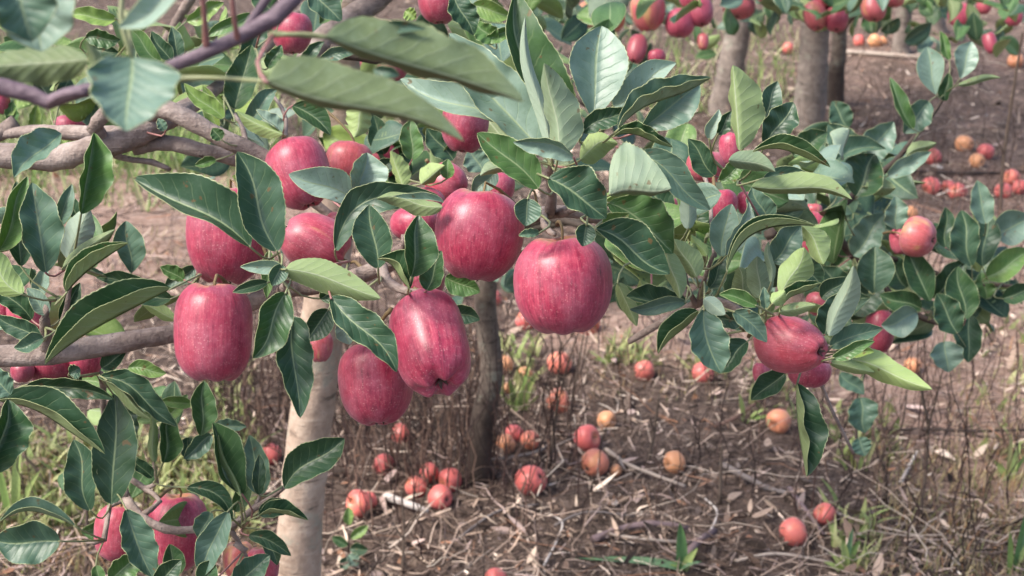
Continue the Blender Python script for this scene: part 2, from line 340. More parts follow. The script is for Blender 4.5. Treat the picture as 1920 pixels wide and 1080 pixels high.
# prototype blades for the fill of the crowns (shared mesh data)
PROTO = {}
def proto(kind, tone):
    k = (kind, round(tone, 1))
    if k not in PROTO:
        nu = 13; u = np.linspace(0, 1, nu); cc = np.array([-1, -.55, 0, .55, 1.]); rr = random.Random(kind)
        pk = rr.uniform(.4, .52); wd = rr.uniform(.25, .34); fold = rr.uniform(.1, .7); arch = rr.uniform(.05, .3); cv = rr.uniform(-.12, .12); rp = rr.uniform(0, .06)
        pr = prof(u, pk); g = np.zeros((nu, 5, 3))
        for j, c in enumerate(cc):
            g[:, j, 0] = wd*c*pr*math.cos(fold)+cv*4*u*(1-u); g[:, j, 1] = u*(1-.1*arch)
            g[:, j, 2] = wd*abs(c)*pr*math.sin(fold)-arch*u*u+rp*np.sin(9*u+kind)*abs(c)*pr
        PROTO[k] = leaf_mesh(g, u, cc, tone, False, .004)
    return PROTO[k]
def rand_leaf_frame(pos, up=.6):
    d = RNG.normal(size=3); d[2] = d[2]*.7+.05; d /= np.linalg.norm(d)
    n = RNG.normal(size=3)*.75+np.array([0, -.25, up]); n -= d*(n@d); n /= np.linalg.norm(n); s = np.cross(d, n)
    return s, d, n
def fill(T, x0, y0, x1, y1, n, d0, d1, size, tones, world=None):
    for _ in range(n):
        x, y, d = random.uniform(x0, x1), random.uniform(y0, y1), random.uniform(d0, d1)
        p = P(x, y, d); s, dv, nn = rand_leaf_frame(p); sz = size*random.uniform(.7, 1.15)
        tone = round(random.choice(tones)+random.uniform(-.06, .06), 1); kind = random.randrange(7)
        me = proto(kind, tone); p = p-dv*sz*.5
        Mx = Matrix(((s[0]*sz, dv[0]*sz, nn[0]*sz, 0), (s[1]*sz, dv[1]*sz, nn[1]*sz, 0), (s[2]*sz, dv[2]*sz, nn[2]*sz, 0), (0, 0, 0, 1)))
        T.extra.append((p, Mx, me, y > -60 and y < 1100, d))
        T.extra_st = getattr(T, 'extra_st', []); T.extra_st.append((p, p-dv*sz*.35+np.array([0, 0, -sz*.1])))
def flush(T):
    """first the leaves that show largest become parts (up to 100 leaves on one thing), the rest one part of kind stuff"""
    E = sorted(T.extra, key=lambda e: (not e[3], e[4])); room = max(0, 100-T.n); own, rest = E[:room], E[room:]
    if 0 < len(rest) < 3: rest = []
    for p, Mx, me, _, _ in own:
        o = bpy.data.objects.new('leaf', me); C.objects.link(o); o.parent = T.o
        o.matrix_local = Matrix.Translation(Vector(p)-wl_(T.o)) @ Mx; T.n += 1
    if rest:
        V = []; Fc = []; mi = []; lf = []; o_ = 0; org = np.array(wl_(T.o))
        cache = {}
        for p, Mx, me, _, _ in rest:
            if me.name not in cache:
                k = len(me.vertices); v = np.zeros(k*3, np.float32); me.vertices.foreach_get('co', v); a = np.zeros(k*3, np.float32); me.attributes['lf'].data.foreach_get('vector', a)
                fs = np.array([tuple(q.vertices) for q in me.polygons]); m_ = np.array([q.material_index for q in me.polygons]); cache[me.name] = (v.reshape(-1, 3), a.reshape(-1, 3), fs, m_)
            v, a, fs, m_ = cache[me.name]; R3 = np.array(Mx.to_3x3())
            V.append(v@R3.T+p-org); lf.append(a); Fc.append(fs+o_); mi.append(m_); o_ += len(v)
        me = mesh('leaves', np.concatenate(V), np.concatenate(Fc), [M['leaf_top'], M['leaf_under']], np.concatenate(mi), True, [('lf', 'FLOAT_VECTOR', np.concatenate(lf))])
        ob = bpy.data.objects.new('foliage', me); C.objects.link(ob); ob.parent = T.o; ob['kind'] = 'stuff'
# ------------------------------------------------------------------ apples
def apple_mesh(seed, nt_=48, nv=34, taper=.12, sq=2.35, cal=1.0, lob=1.0):
    rr = random.Random(seed); th = np.linspace(0, 2*np.pi, nt_, endpoint=False); v = np.linspace(0, 1, nv); ph = v*np.pi
    ss, cs_ = np.sin(ph), np.cos(ph); e = 2/sq
    r = np.sign(ss)*np.abs(ss)**e; z = np.sign(cs_)*np.abs(cs_)**e
    r[0] = r[-1] = 0
    z = z-.34*np.exp(-(r/.26)**2)*(v < .5)+.24*cal*np.exp(-(r/.24)**2)*(v > .5)
    l1, l2, l3, a1, a2, a3 = rr.uniform(.01, .035), rr.uniform(.01, .03), rr.uniform(-.05, .05), rr.uniform(0, 6), rr.uniform(0, 6), rr.uniform(0, 6)
    V = np.zeros((nv, nt_, 3))
    for i in range(nv):
        rad = r[i]*(1+taper*z[i])*(1+.016*lob*np.cos(5*th+a1)*(.1+.9*(v[i])**2)+l1*np.cos(2*th+a2)+l2*np.cos(3*th+a3)*math.sin(ph[i]))
        zz = z[i]+(.028*lob*np.cos(5*th+a1)*(v[i] > .5)+.03*np.cos(3*th+a2)*(v[i] < .5))*np.exp(-((abs(r[i])-.5)/.22)**2)
        V[i, :, 0] = rad*np.cos(th)+l3*z[i]*.6; V[i, :, 1] = rad*np.sin(th); V[i, :, 2] = zz+l3*.8*np.cos(th-a3)*rad
    pc = np.zeros((nv, nt_, 3)); pc[:, :, 0] = np.cos(th)[None]; pc[:, :, 1] = np.sin(th)[None]; pc[:, :, 2] = v[:, None]
    Fc = []
    for i in range(nv-1):
        for j in range(nt_): Fc.append((i*nt_+j, (i+1)*nt_+j, (i+1)*nt_+(j+1) % nt_, i*nt_+(j+1) % nt_))
    return V.reshape(-1, 3), Fc, pc.reshape(-1, 3), z[0]
def calyx_mesh():
    V = []; Fc = []
    for k in range(5):
        a = k*2*np.pi/5; d = np.array([math.cos(a), math.sin(a), 0]); s = np.array([-d[1], d[0], 0]); b = len(V)
        for (rr, hw, zz) in ((.02, .05, .0), (.10, .055, -.07), (.17, .03, -.13), (.14, .005, -.19)):
            V += [d*rr-s*hw+np.array([0, 0, zz]), d*rr+s*hw+np.array([0, 0, zz])]
        for q in range(3): Fc.append((b+2*q, b+2*q+1, b+2*q+3, b+2*q+2))
    return mesh('calyx', np.array(V), Fc, [M['calyx']])
CAL = calyx_mesh()
def apple(x, y, wpx, hpx, tilt, d, toward, label, tint=(.0, .0, 0), seed=None, taper=.12, sq=2.35, stalk=None, group='apples hanging on the branches', loc=None, shared=None, cal=1.0, lob=1.0):
    """tilt: degrees the stem end leans clockwise from up; toward: degrees the calyx end turns to the camera"""
    s = d/F; a = math.radians(tilt); b = math.radians(toward)
    ax = (math.sin(a)*R_+math.cos(a)*U_)*math.cos(b)+W_*math.sin(b)
    if loc is None: loc = P(x, y, d)
    W2, H2 = wpx*s/2, hpx*s/2
    if shared is None:
        V, Fc, pc, ztop = apple_mesh(seed if seed is not None else int(x*7+y), taper=taper, sq=sq, cal=cal, lob=lob)
        me = mesh('apple', V*np.array([W2, W2, H2]), Fc, [M['apple_skin']], None, True, [('pc', 'FLOAT_VECTOR', pc)]); scl = (1, 1, 1)
    else: me, ztop = shared; scl = (W2, W2, H2)
    o = bpy.data.objects.new('apple', me); C.objects.link(o); o.location = loc; o.color = (*tint, 1)
    q = Vector(ax).to_track_quat('Z', 'Y'); o.rotation_mode = 'QUATERNION'
    from mathutils import Quaternion
    o.rotation_quaternion = q @ Quaternion((0, 0, 1), random.Random(int(x)).uniform(0, 6)); o.scale = scl
    tag(o, label, 'apple', group)
    k = 1 if shared is None else 0
    c = bpy.data.objects.new('calyx', CAL); C.objects.link(c); c.parent = o; c.location = (0, 0, (-.80 if cal > .5 else -.9)*(H2 if k else 1)); c.scale = (W2, W2, H2) if k else (1, 1, 1)
    if stalk:
        Rm = np.array(o.rotation_quaternion.to_matrix()); base = np.asarray(loc)+Rm@np.array([0, 0, ztop*H2]); n_ = P(*stalk)
        m1 = base+Rm@np.array([0, 0, H2*.45]); m2 = (m1+n_)/2+np.array([0, 0, .004])
        v, f = tube([base-(m1-base)*.3, base, m1, m2, n_], [.0016, .0013, .0013, .0015, .0024], 7, .04)
        me2 = mesh('stalk', (v-np.asarray(loc))@Rm, f, [M['apple_stalk']]); so_ = bpy.data.objects.new('stalk', me2); C.objects.link(so_); so_.parent = o
    elif shared is not None:
        so_ = bpy.data.objects.new('stalk', STK); C.objects.link(so_); so_.parent = o
    return o
_v, _f = tube([[0, 0, .55], [.02, 0, .8], [.07, .03, 1.08]], [.035, .03, .045], 6, 0); STK = mesh('stalk', _v, _f, [M['apple_stalk']])
AP = []
for k in range(6):
    V, Fc, pc, zt = apple_mesh(100+k, 28, 20, taper=[.05, .1, .14, .0, .08, .12][k]); AP.append((mesh('apple', V, Fc, [M['apple_skin']], None, True, [('pc', 'FLOAT_VECTOR', pc)]), zt))

# ================================================================== THE GROUND
xs = np.sinh(np.linspace(-4.2, 4.2, 221))*1.6; ys = np.sinh(np.linspace(-3.6, 4.3, 241))*1.9+4.0
XX, YY = np.meshgrid(xs, ys, indexing='ij'); fade = np.exp(-(np.hypot(XX, YY-4)/18)**2)
ZZ = hgt(XX, YY)*fade
def zone(X, Y):
    z = np.full(X.shape, .10)+.22*np.clip((X-.5)/.8, 0, 1)+.12*np.clip((Y-5)/2, 0, 1); 
    for cx, cy, rx, ry, a in ((-1.35, 4.6, .9, .65, 1.0), (-2.6, 4.6, 1.2, .8, .9), (.35, 3.65, .35, .22, .75), (1.15, 3.45, .6, .35, .62), (1.25, 4.3, .5, .4, .35), (-.6, 3.6, .3, .4, .35), (1.5, 2.9, .6, .5, .4), (2.8, 4, 1, 1.5, .6)):
        z += a*np.exp(-((X-cx)/rx)**2-((Y-cy)/ry)**2)
    return z
V = np.stack([XX, YY, ZZ], -1).reshape(-1, 3)
me = mesh('ground', V, grid_faces(len(xs), len(ys), 0, True), [M['soil']], None, True, [('zone', 'FLOAT', zone(XX, YY).ravel())])
g = put('ground', me); tag(g, kind='structure'); g['label'] = 'brown orchard ground with reddish bare soil patches'; g['category'] = 'ground'

def strips(name, p0, d, s, bend, L, Wd, col, K=3, pr=None, mat='litter', label=None, cat=None, kind='stuff', parent=None):
    """N curved strips: p0 start, d direction, s side, bend vector, L length, Wd width (all arrays)"""
    N = len(p0); u = np.linspace(0, 1, K+1); wv = np.ones(K+1) if pr is None else pr(u)
    V = np.zeros((N, K+1, 2, 3))
    for i, t_ in enumerate(u):
        c = p0+d*(L*t_)[:, None]+bend*(L*t_*t_)[:, None]; w_ = s*(Wd*wv[i]/2)[:, None]
        V[:, i, 0] = c-w_; V[:, i, 1] = c+w_
    base = (np.arange(N)*(K+1)*2)[:, None]; i = np.arange(K)[None]*2
    Fc = np.stack([base+i, base+i+1, base+i+3, base+i+2], -1).reshape(-1, 4)
    cc = np.repeat(np.concatenate([col, np.ones((N, 1))], 1), (K+1)*2, axis=0)
    me = mesh(name, V.reshape(-1, 3), Fc, [M[mat]], None, True, [('col', 'FLOAT_COLOR', cc)])
    o = put(name, me, parent); tag(o, label, cat, None, kind); return o
def tritubes(name, p0, d, bend, L, r, col, K=3, mat='litter', label=None, cat=None, kind='stuff'):
    N = len(p0); u = np.linspace(0, 1, K+1); a = np.cross(d, RNG.normal(size=(N, 3))); a /= np.linalg.norm(a, axis=1, keepdims=True)+1e-9; b = np.cross(d, a)
    V = np.zeros((N, K+1, 3, 3)); wig = RNG.normal(size=(N, K+1, 3))*.035; wig[:, 0] = 0
    for i, t_ in enumerate(u):
        c = p0+d*(L*t_)[:, None]+bend*(L*t_*t_)[:, None]+wig[:, i]*L[:, None]
        for k in range(3):
            V[:, i, k] = c+(r*(1-.55*t_))[:, None]*(math.cos(2.0944*k)*a+math.sin(2.0944*k)*b)
    base = (np.arange(N)*(K+1)*3)[:, None, None]; i = (np.arange(K)*3)[None, :, None]; k = np.arange(3)[None, None]; k2 = (k+1) % 3
    Fc = np.stack([base+i+k, base+i+k2, base+i+3+k2, base+i+3+k], -1).reshape(-1, 4)
    cc = np.repeat(np.concatenate([col, np.ones((N, 1))], 1), (K+1)*3, axis=0)
    me = mesh(name, V.reshape(-1, 3), Fc, [M[mat]], None, True, [('col', 'FLOAT_COLOR', cc)])
    o = put(name, me); tag(o, label, cat, None, kind); return o
def gscatter(N, reg=None):
    if reg is None:                                   # over the visible wedge and a margin either side
        yy = 2.0+8.5*RNG.random(N)**1.5; xx = (RNG.random(N)-.5)*2*(.48*yy+.55)
    else:
        x0, y0, x1, y1 = reg; g_ = G(x0+(x1-x0)*RNG.random(N), y0+(y1-y0)*RNG.random(N)); xx, yy = g_[:, 0], g_[:, 1]
    return np.stack([xx, yy, hgt(xx, yy)], -1)
PAL = np.array([(.045, .035, .03), (.12, .09, .075), (.24, .19, .155), (.38, .31, .26), (.52, .45, .38), (.68, .62, .54), (.26, .15, .10), (.38, .31, .29)])
def pal(N, p=None):
    c = PAL[RNG.choice(len(PAL), N, p=p)]*np.array([1.28, 1.18, 1.12]); return c*(1+.25*RNG.normal(size=(N, 1))).clip(.5, 1.6)
def flatdir(N, up=.22):
    a = RNG.random(N)*6.283; d = np.stack([np.cos(a), np.sin(a), np.abs(RNG.normal(size=N))*up], -1); return d/np.linalg.norm(d, axis=1, keepdims=True)
# chips, bark strips and dead leaves
N = 70000; p = gscatter(N); zz_ = zone(p[:, 0], p[:, 1]); keep = RNG.random(N) > zz_*.55; p = p[keep]; N = len(p); p[:, 2] += RNG.random(N)*.018
d = flatdir(N); s = np.cross(d, np.array([0, 0, 1.])+RNG.normal(size=(N, 3))*.5); s /= np.linalg.norm(s, axis=1, keepdims=True)
strips('bark_chips', p, d, s, RNG.normal(size=(N, 3))*.28, .010+.042*RNG.random(N)**2, .0016+.0055*RNG.random(N)**2, pal(N, [.20, .23, .19, .16, .09, .03, .04, .06]), 2, lambda u: np.sin(np.pi*(.12+.8*u))**.5, label='carpet of grey brown bark chips and shredded wood', cat='litter')
N = 3600; p = gscatter(N); p[:, 2] += .004+RNG.random(N)*.02
d = flatdir(N, .3); s = np.cross(d, np.array([0, 0, 1.])+RNG.normal(size=(N, 3))*.6); s /= np.linalg.norm(s, axis=1, keepdims=True)
strips('dead_leaves', p, d, s, RNG.normal(size=(N, 3))*.4, .02+.035*RNG.random(N), .008+.014*RNG.random(N), pal(N, [.10, .20, .24, .22, .10, .01, .06, .07]), 4, lambda u: prof(u, .45)+.03, label='curled dead brown leaves strewn over the orchard floor', cat='litter')
N = 9500; p = gscatter(N); p[:, 2] += RNG.random(N)*.035; bd = RNG.normal(size=(N, 3))*.3; bd[:, 2] *= .3
tritubes('fine_twigs', p, flatdir(N, .16), bd, .05+.26*RNG.random(N)**2, .0008+.0022*RNG.random(N)**2, pal(N, [.20, .20, .18, .15, .10, .05, .05, .07]), 5, label='tangle of fine dry twigs lying on the ground', cat='twigs')

# thin dry upright stalks of dead weeds (nobody could count them)
regs = [((640, 790, 880, 935), 120), ((380, 720, 560, 900), 80), ((860, 780, 960, 930), 30), ((600, 900, 1000, 1060), 30), ((900, 760, 1100, 1000), 40), ((440, 640, 900, 800), 75), ((1100, 640, 1700, 1000), 60), ((1640, 620, 1920, 960), 28),
        ((1600, 250, 1910, 700), 75), ((1600, 800, 1900, 1075), 40), ((1200, 120, 1700, 420), 60), ((20, 850, 500, 1075), 22), ((-200, 500, 500, 900), 40), ((1900, 300, 2200, 1000), 25)]
pp = np.concatenate([gscatter(n, r) for r, n in regs]); N = len(pp); d = RNG.normal(size=(N, 3))*.07; d[:, 2] = 1; d /= np.linalg.norm(d, axis=1, keepdims=True)
bd = RNG.normal(size=(N, 3))*.07; Ls = .14+.34*RNG.random(N); colr = np.array([(.045, .030, .028), (.075, .045, .04), (.20, .13, .10)])[RNG.integers(0, 3, N)]
pb, db, bb, lb, cb = [], [], [], [], []
for q in range(N):
    for _ in range(RNG.integers(0, 4)):
        t_ = RNG.uniform(.35, .9); pb.append(pp[q]+d[q]*Ls[q]*t_+bd[q]*Ls[q]*t_*t_); e = RNG.normal(size=3)*.35; e[2] = .9; db.append(e/np.linalg.norm(e)); bb.append(np.array([0, 0, .25])); lb.append(Ls[q]*RNG.uniform(.12, .35)); cb.append(colr[q])
tritubes('dead_stalks', np.concatenate([pp, pb]), np.concatenate([d, db]), np.concatenate([bd, bb]), np.concatenate([Ls, lb]), np.concatenate([.0010+.0016*RNG.random(N), np.full(len(pb), .0008)]), np.concatenate([colr, cb]), 6, label='thin dry upright stalks of dead weeds under the trees', cat='dead weeds')

# grass and low weeds
def grass(name, regs, hh, ww, cols, label, droop=.5):
    P0 = np.concatenate([gscatter(n, r) for r, n in regs]); N = len(P0)
    d = RNG.normal(size=(N, 3))*.35; d[:, 2] = 1; d /= np.linalg.norm(d, axis=1, keepdims=True); a = RNG.random(N)*6.283
    s = np.stack([np.cos(a), np.sin(a), 0*a], -1); b = np.cross(s, [0, 0, 1.])*(droop*RNG.random(N))[:, None]; b[:, 2] = -droop*.6*RNG.random(N)
    cols = np.array(cols); c = cols[RNG.integers(0, len(cols), N)]*(1+.2*RNG.normal(size=(N, 1))).clip(.5, 1.5)
    return strips(name, P0, d, s, b, hh[0]+(hh[1]-hh[0])*RNG.random(N), ww[0]+(ww[1]-ww[0])*RNG.random(N), c, 4, lambda u: (1-u**1.6)*.95+.05, 'blade', label, 'grass')
GREEN = [(.22, .34, .10), (.32, .43, .14), (.42, .46, .22), (.54, .52, .32), (.16, .26, .08)]
grass('grass', [((-150, 100, 520, 330), 5200), ((-150, 300, 420, 400), 500), ((380, 380, 520, 470), 130), ((560, 100, 900, 260), 700), ((1150, 60, 1500, 220), 500)], (.05, .20), (.004, .011), GREEN, 'pale green long grass growing in the row behind the left branches')
DRY = [(.46, .36, .20), (.52, .42, .27), (.40, .34, .18), (.32, .34, .14), (.42, .24, .13), (.50, .36, .24)]
grass('dry_grass', [((-60, 800, 500, 1080), 3000), ((1780, 620, 1980, 1080), 700), ((1640, 840, 1960, 1100), 1300), ((200, 430, 500, 520), 250), ((1100, 640, 1600, 760), 260)], (.015, .06), (.002, .005), DRY, 'short dry yellow and rusty grass at the edges of the litter')
grass('low_weeds', [((-60, 830, 480, 1010), 1100), ((1820, 600, 1960, 900), 50), ((380, 690, 480, 900), 120), ((1560, 760, 1680, 880), 60), ((940, 640, 1010, 760), 70), ((1130, 650, 1240, 690), 50), ((1560, 960, 1640, 1075), 50), ((1400, 700, 1500, 790), 30), ((1290, 680, 1360, 715), 25)], (.03, .09), (.009, .02), [(.26, .33, .12), (.36, .40, .17), (.44, .45, .22)], 'small yellow green leafy weeds sprouting among dry grass', .7)

# ================================================================== STICKS, TUFTS AND SEEDLINGS (each its own thing)
def stick(pts, wpx, col, label, lift=.012):
    q = np.array([G(a, b, lift+(.02 if 0 < i < len(pts)-1 else 0)*random.random()) for i, (a, b) in enumerate(pts)]); zc = zG(pts[0][1])
    q = np.array([q[0]] + [x for x in q[1:]]); r = wpx/2*zc/F
    v, f = tube(q, [r*(1-.35*i/(len(q)-1)) for i in range(len(q))], 8, .07, .02); c = v.mean(0)
    cl = np.tile(np.array([*col, 1.]), (len(v), 1)); me = mesh('stick', v-c, f, [M['stick']], None, True, [('col', 'FLOAT_COLOR', cl)])
    tag(put('fallen_branch', me, None, c), label, 'branch', 'dead branches lying on the ground')
PALE = (.42, .35, .30); GREYB = (.20, .17, .16); DARKB = (.06, .045, .04); MAUVE = (.20, .145, .15); WHT = (.60, .54, .50)
stick([(1135, 842), (1180, 872), (1235, 893), (1285, 912)], 8, PALE, 'pale straight stick slanting right from under the orange and pink apple pair')
stick([(1352, 870), (1400, 895), (1440, 915), (1478, 925)], 13, GREYB, 'grey dead branch left of the long hanging leaf')
stick([(1480, 915), (1510, 955), (1545, 1002)], 9, MAUVE, 'mauve stick pointing down to the pair of apples at lower right')
stick([(722, 930), (760, 943), (803, 958)], 17, WHT, 'short white peeled branch beside the four clustered fallen apples')
stick([(1112, 1012), (1170, 990), (1230, 982), (1290, 990)], 16, MAUVE, 'thick mauve branch bowed on the litter above the grass blade')
stick([(1120, 998), (1200, 1010), (1300, 1018)], 7, PALE, 'thin tan branch crossing under the thick mauve branch')
stick([(1285, 1045), (1310, 1015), (1340, 995)], 18, MAUVE, 'stubby mauve branch end right of the grass tuft')
stick([(1640, 806), (1740, 805), (1830, 808), (1935, 806)], 8, DARKB, 'long dark stick lying level across the right side')
stick([(1588, 97), (1690, 104), (1780, 112)], 9, PALE, 'pale fallen pole between the far trunks')
stick([(1688, 905), (1720, 846)], 8, WHT, 'short pale split twig lying on reddish soil at right')
stick([(1665, 318), (1790, 325), (1930, 322)], 7, DARKB, 'dark twig stretching across the ground above the yellow apple pair')
stick([(1340, 800), (1400, 770), (1470, 700)], 7, (.17, .10, .08), 'reddish brown twig rising behind the right hand spray')
stick([(1560, 960), (1640, 985), (1740, 1012), (1800, 1060)], 6, PALE, 'bent tan twig right of the seedling with bright leaves')
stick([(905, 862), (955, 858), (1010, 846), (1030, 830)], 7, GREYB, 'curved grey twig under the three small apples near the dark trunk')
stick([(620, 795), (760, 800), (900, 800)], 5, DARKB, 'thin dark twig lying behind the upright stalks at centre')
stick([(1330, 1000), (1345, 960), (1322, 935)], 5, WHT, 'crooked pale twig curling beside the grey branch')
stick([(1020, 1060), (1055, 985), (1030, 965)], 5, WHT, 'small crooked bleached twig left of the mauve branch')
stick([(1040, 985), (1100, 960), (1190, 968)], 6, GREYB, 'slender grey twig above the thick mauve branch')
stick([(1380, 1052), (1455, 1038), (1560, 1055)], 7, PALE, 'long tan twig below the right pair of fallen apples')
stick([(860, 1010), (930, 960), (1010, 945)], 6, GREYB, 'grey forked twig lying in the litter below the round red apple')
def tuft(px, py, blades, label, name='grass_tuft', cat='grass tuft', group=None):
    """blades: (dx px, height px, lean px, width px, colour)"""
    b = G(px, py); zc = zG(py); s = zc/F
    T = thing(name, b, label, cat, group)
    for dx, hp, lean, wp, col in blades:
        u = np.linspace(0, 1, 12); a = b+np.array([dx*s, random.uniform(-.01, .01), 0]); fw = random.uniform(-.25, .25)*hp*s
        c = a+np.outer(u, [0, 0, 1])*hp*s*(1.0)+np.outer(u**1.8, [lean*s, fw, -min(abs(lean)*.45, hp*.6)*s]); wv = (np.sin(np.pi*(.1+.9*u**.9))**.7)*wp*s/2+.0004
        sd = np.array([1, random.uniform(-.5, .5), .0]) if abs(lean) < hp*.8 else np.array([.25, 1, .2]); sd /= np.linalg.norm(sd)
        Vv = np.stack([c-sd*wv[:, None], c+np.array([0, wv.max()*.5, -wv.max()*.2]), c+sd*wv[:, None]], 1)
        me = mesh('blade', Vv.reshape(-1, 3)-b, grid_faces(12, 3), [M['blade']], None, True, [('col', 'FLOAT_COLOR', np.tile([*col, 1.], (36, 1)))]); put('blade', me, T.o, b)
    return T
G1, G2, G3, G4 = (.14, .27, .10), (.26, .38, .12), (.40, .50, .18), (.17, .30, .16)
tuft(1278, 1072, [(0, 100, -6, 24, G1), (6, 60, 22, 16, G3), (-3, 62, -200, 20, G4), (2, 34, -60, 12, G2), (-4, 45, 40, 11, G4)], 'wide bladed grass tuft with one long arching blade at bottom centre')
tuft(975, 772, [(0, 75, 14, 13, G3), (-9, 80, -12, 13, G2), (8, 95, 22, 12, G3), (-16, 48, -22, 10, G2), (14, 52, 30, 10, G3), (4, 110, 16, 9, G2)], 'bright green grass tuft beside the small yellow apples')
tuft(1170, 680, [(-8, 30, -26, 10, G3), (2, 34, 20, 10, G3), (10, 26, 40, 10, G2), (-14, 20, -44, 9, G2), (20, 40, 30, 8, G3)], 'low curled light green weed behind the hero apple')
tuft(1585, 1070, [(0, 80, -14, 15, G3), (6, 66, 20, 16, G2), (-8, 50, -26, 14, G3), (12, 50, 30, 13, G2), (2, 95, 4, 10, G4), (-14, 36, -30, 14, G3)], 'seedling with bright leaves below the small fallen apple at lower right')
tuft(1630, 1003, [(-8, 16, -16, 17, G3), (6, 16, 16, 17, G2)], 'two leaf seedling with round light green leaves right of the lower right apples')
tuft(1600, 880, [(0, 60, -20, 9, (.36, .38, .12)), (10, 70, 12, 8, G3), (22, 90, 26, 8, (.42, .42, .2)), (-14, 40, -26, 8, G3)], 'yellowing grass tuft right of the long hanging leaf')
tuft(1900, 1075, [(0, 190, -6, 12, G1), (8, 150, 16, 10, G4), (-12, 120, -20, 10, G2), (4, 100, 30, 9, G3)], 'tall green grass tuft in the bottom right corner')
tuft(1893, 900, [(0, 85, 14, 12, G3), (-12, 60, -28, 16, G3), (6, 70, 34, 12, G2), (-4, 110, -10, 8, (.42, .42, .2))], 'light green weed with drooping blades near the right edge')
tuft(1400, 790, [(0, 30, 60, 12, G2), (4, 40, 36, 10, G3), (-8, 70, -12, 9, G3)], 'leaning green blades behind the long hanging leaf')
tuft(30, 980, [(0, 170, 18, 16, G3), (-14, 150, -20, 15, G2), (14, 140, 50, 13, G3), (-6, 190, -6, 12, G2), (24, 90, 60, 11, G3)], 'light green grass clump at the bottom left edge')
tuft(1345, 700, [(0, 40, -22, 10, G2), (-14, 30, -34, 9, G3), (10, 34, 14, 9, (.42, .42, .2))], 'small grass clump around the fallen apple under the spray')
# leafy sprout on a stem
def sprout(px, py, lv, label, hpx):
    b = G(px, py); zc = zG(py); T = thing('seedling', b, label, 'seedling'); s = zc/F
    tube_part('stem', T, [b, b+np.array([0, 0, hpx*s*.5]), b+np.array([.004, 0, hpx*s])], [.003, .0025, .0015], 'twig', 6, 0)
    for (x0, y0, x1, y1, w_, tone) in lv: leaf(T, x0, y0, x1, y1, 0, w_, w_, 't', tone, zc-.01, 0, .45, None, 0, 21)
sprout(655, 1062, [(655, 985, 652, 950, 9, .8), (658, 1010, 690, 985, 9, .8), (652, 1022, 622, 1008, 9, .6), (656, 1030, 690, 1030, 11, .45), (654, 1040, 672, 1060, 12, .2), (652, 1046, 640, 1068, 10, .3)], 'dark stemmed seedling with small green leaves at bottom beside the near trunk', 80)
# the tall branching dead weeds one can tell apart
def dead_weed(px, py, segs, label, r=2.6):
    b = G(px, py); Y = b[1]; T = thing('dead_weed', b, label, 'dead weed', 'tall branching dead weeds')
    for i, pts in enumerate(segs):
        q = []
        for j, (x, y) in enumerate(pts): z = ZY(y, Y+.03*math.sin(i*2.1+j)*(0 if (i == 0 and j == 0) else 1)); q.append(P(x, y, z))
        rr = r*zG(py)/F*(.62 if i == 0 else .4); tube_part('stem' if i == 0 else 'side_shoot', T, q, [rr*(1-.5*k/(len(q)-1)) for k in range(len(q))], 'twig', 6, .05, .02)
    return T
dead_weed(1722, 975, [[(1722, 975), (1736, 880), (1740, 800), (1730, 745), (1725, 690)], [(1738, 810), (1756, 745), (1768, 690)], [(1741, 790), (1728, 750)], [(1733, 870), (1722, 840)]], 'tall dark forked dead weed on reddish soil at lower right', 6)
dead_weed(1648, 960, [[(1648, 960), (1660, 900), (1655, 850), (1690, 800), (1700, 740)], [(1658, 880), (1640, 840)]], 'thin grey dead weed left of the tall forked one', 4)
dead_weed(1350, 945, [[(1350, 945), (1352, 870), (1354, 835)]], 'single short dark stump of a weed left of the long hanging leaf', 6)
dead_weed(1215, 870, [[(1215, 870), (1228, 800), (1236, 740)], [(1226, 810), (1218, 780)]], 'dark broken weed stalk standing between the hero apple and the yellow pink one', 6)
dead_weed(1030, 880, [[(1030, 880), (1040, 800), (1048, 700), (1052, 640)], [(1042, 780), (1060, 700), (1092, 600)]], 'long dark dead weed in front of the blushed apples under the hero fruit', 5)
dead_weed(1075, 800, [[(1065, 800), (1082, 700), (1095, 620)], [(1078, 720), (1112, 640)]], 'slim forked dead weed just below the hero apple', 4)
dead_weed(1885, 420, [[(1875, 420), (1882, 300), (1905, 140), (1918, 60)], [(1884, 290), (1868, 260)]], 'tall brown dead weed along the upper right edge', 6)
dead_weed(755, 1075, [[(755, 1075), (757, 980), (752, 920)], [(757, 990), (790, 950), (800, 920)], [(756, 1010), (738, 985)]], 'dark twiggy dead weed in the litter left of centre bottom', 5)
dead_weed(162, 1075, [[(162, 1075), (163, 1000), (161, 940), (150, 905)]], 'dark upright weed stem between the two lower left leaf clusters', 7)
dead_weed(425, 780, [[(425, 800), (432, 750), (430, 700), (405, 660)], [(431, 740), (452, 700), (470, 665)], [(430, 720), (418, 705)]], 'dark many branched dead weed under the left hanging apple', 6)
dead_weed(100, 930, [[(100, 945), (75, 890), (42, 852)]], 'black leaning dead stem at the lower left', 7)

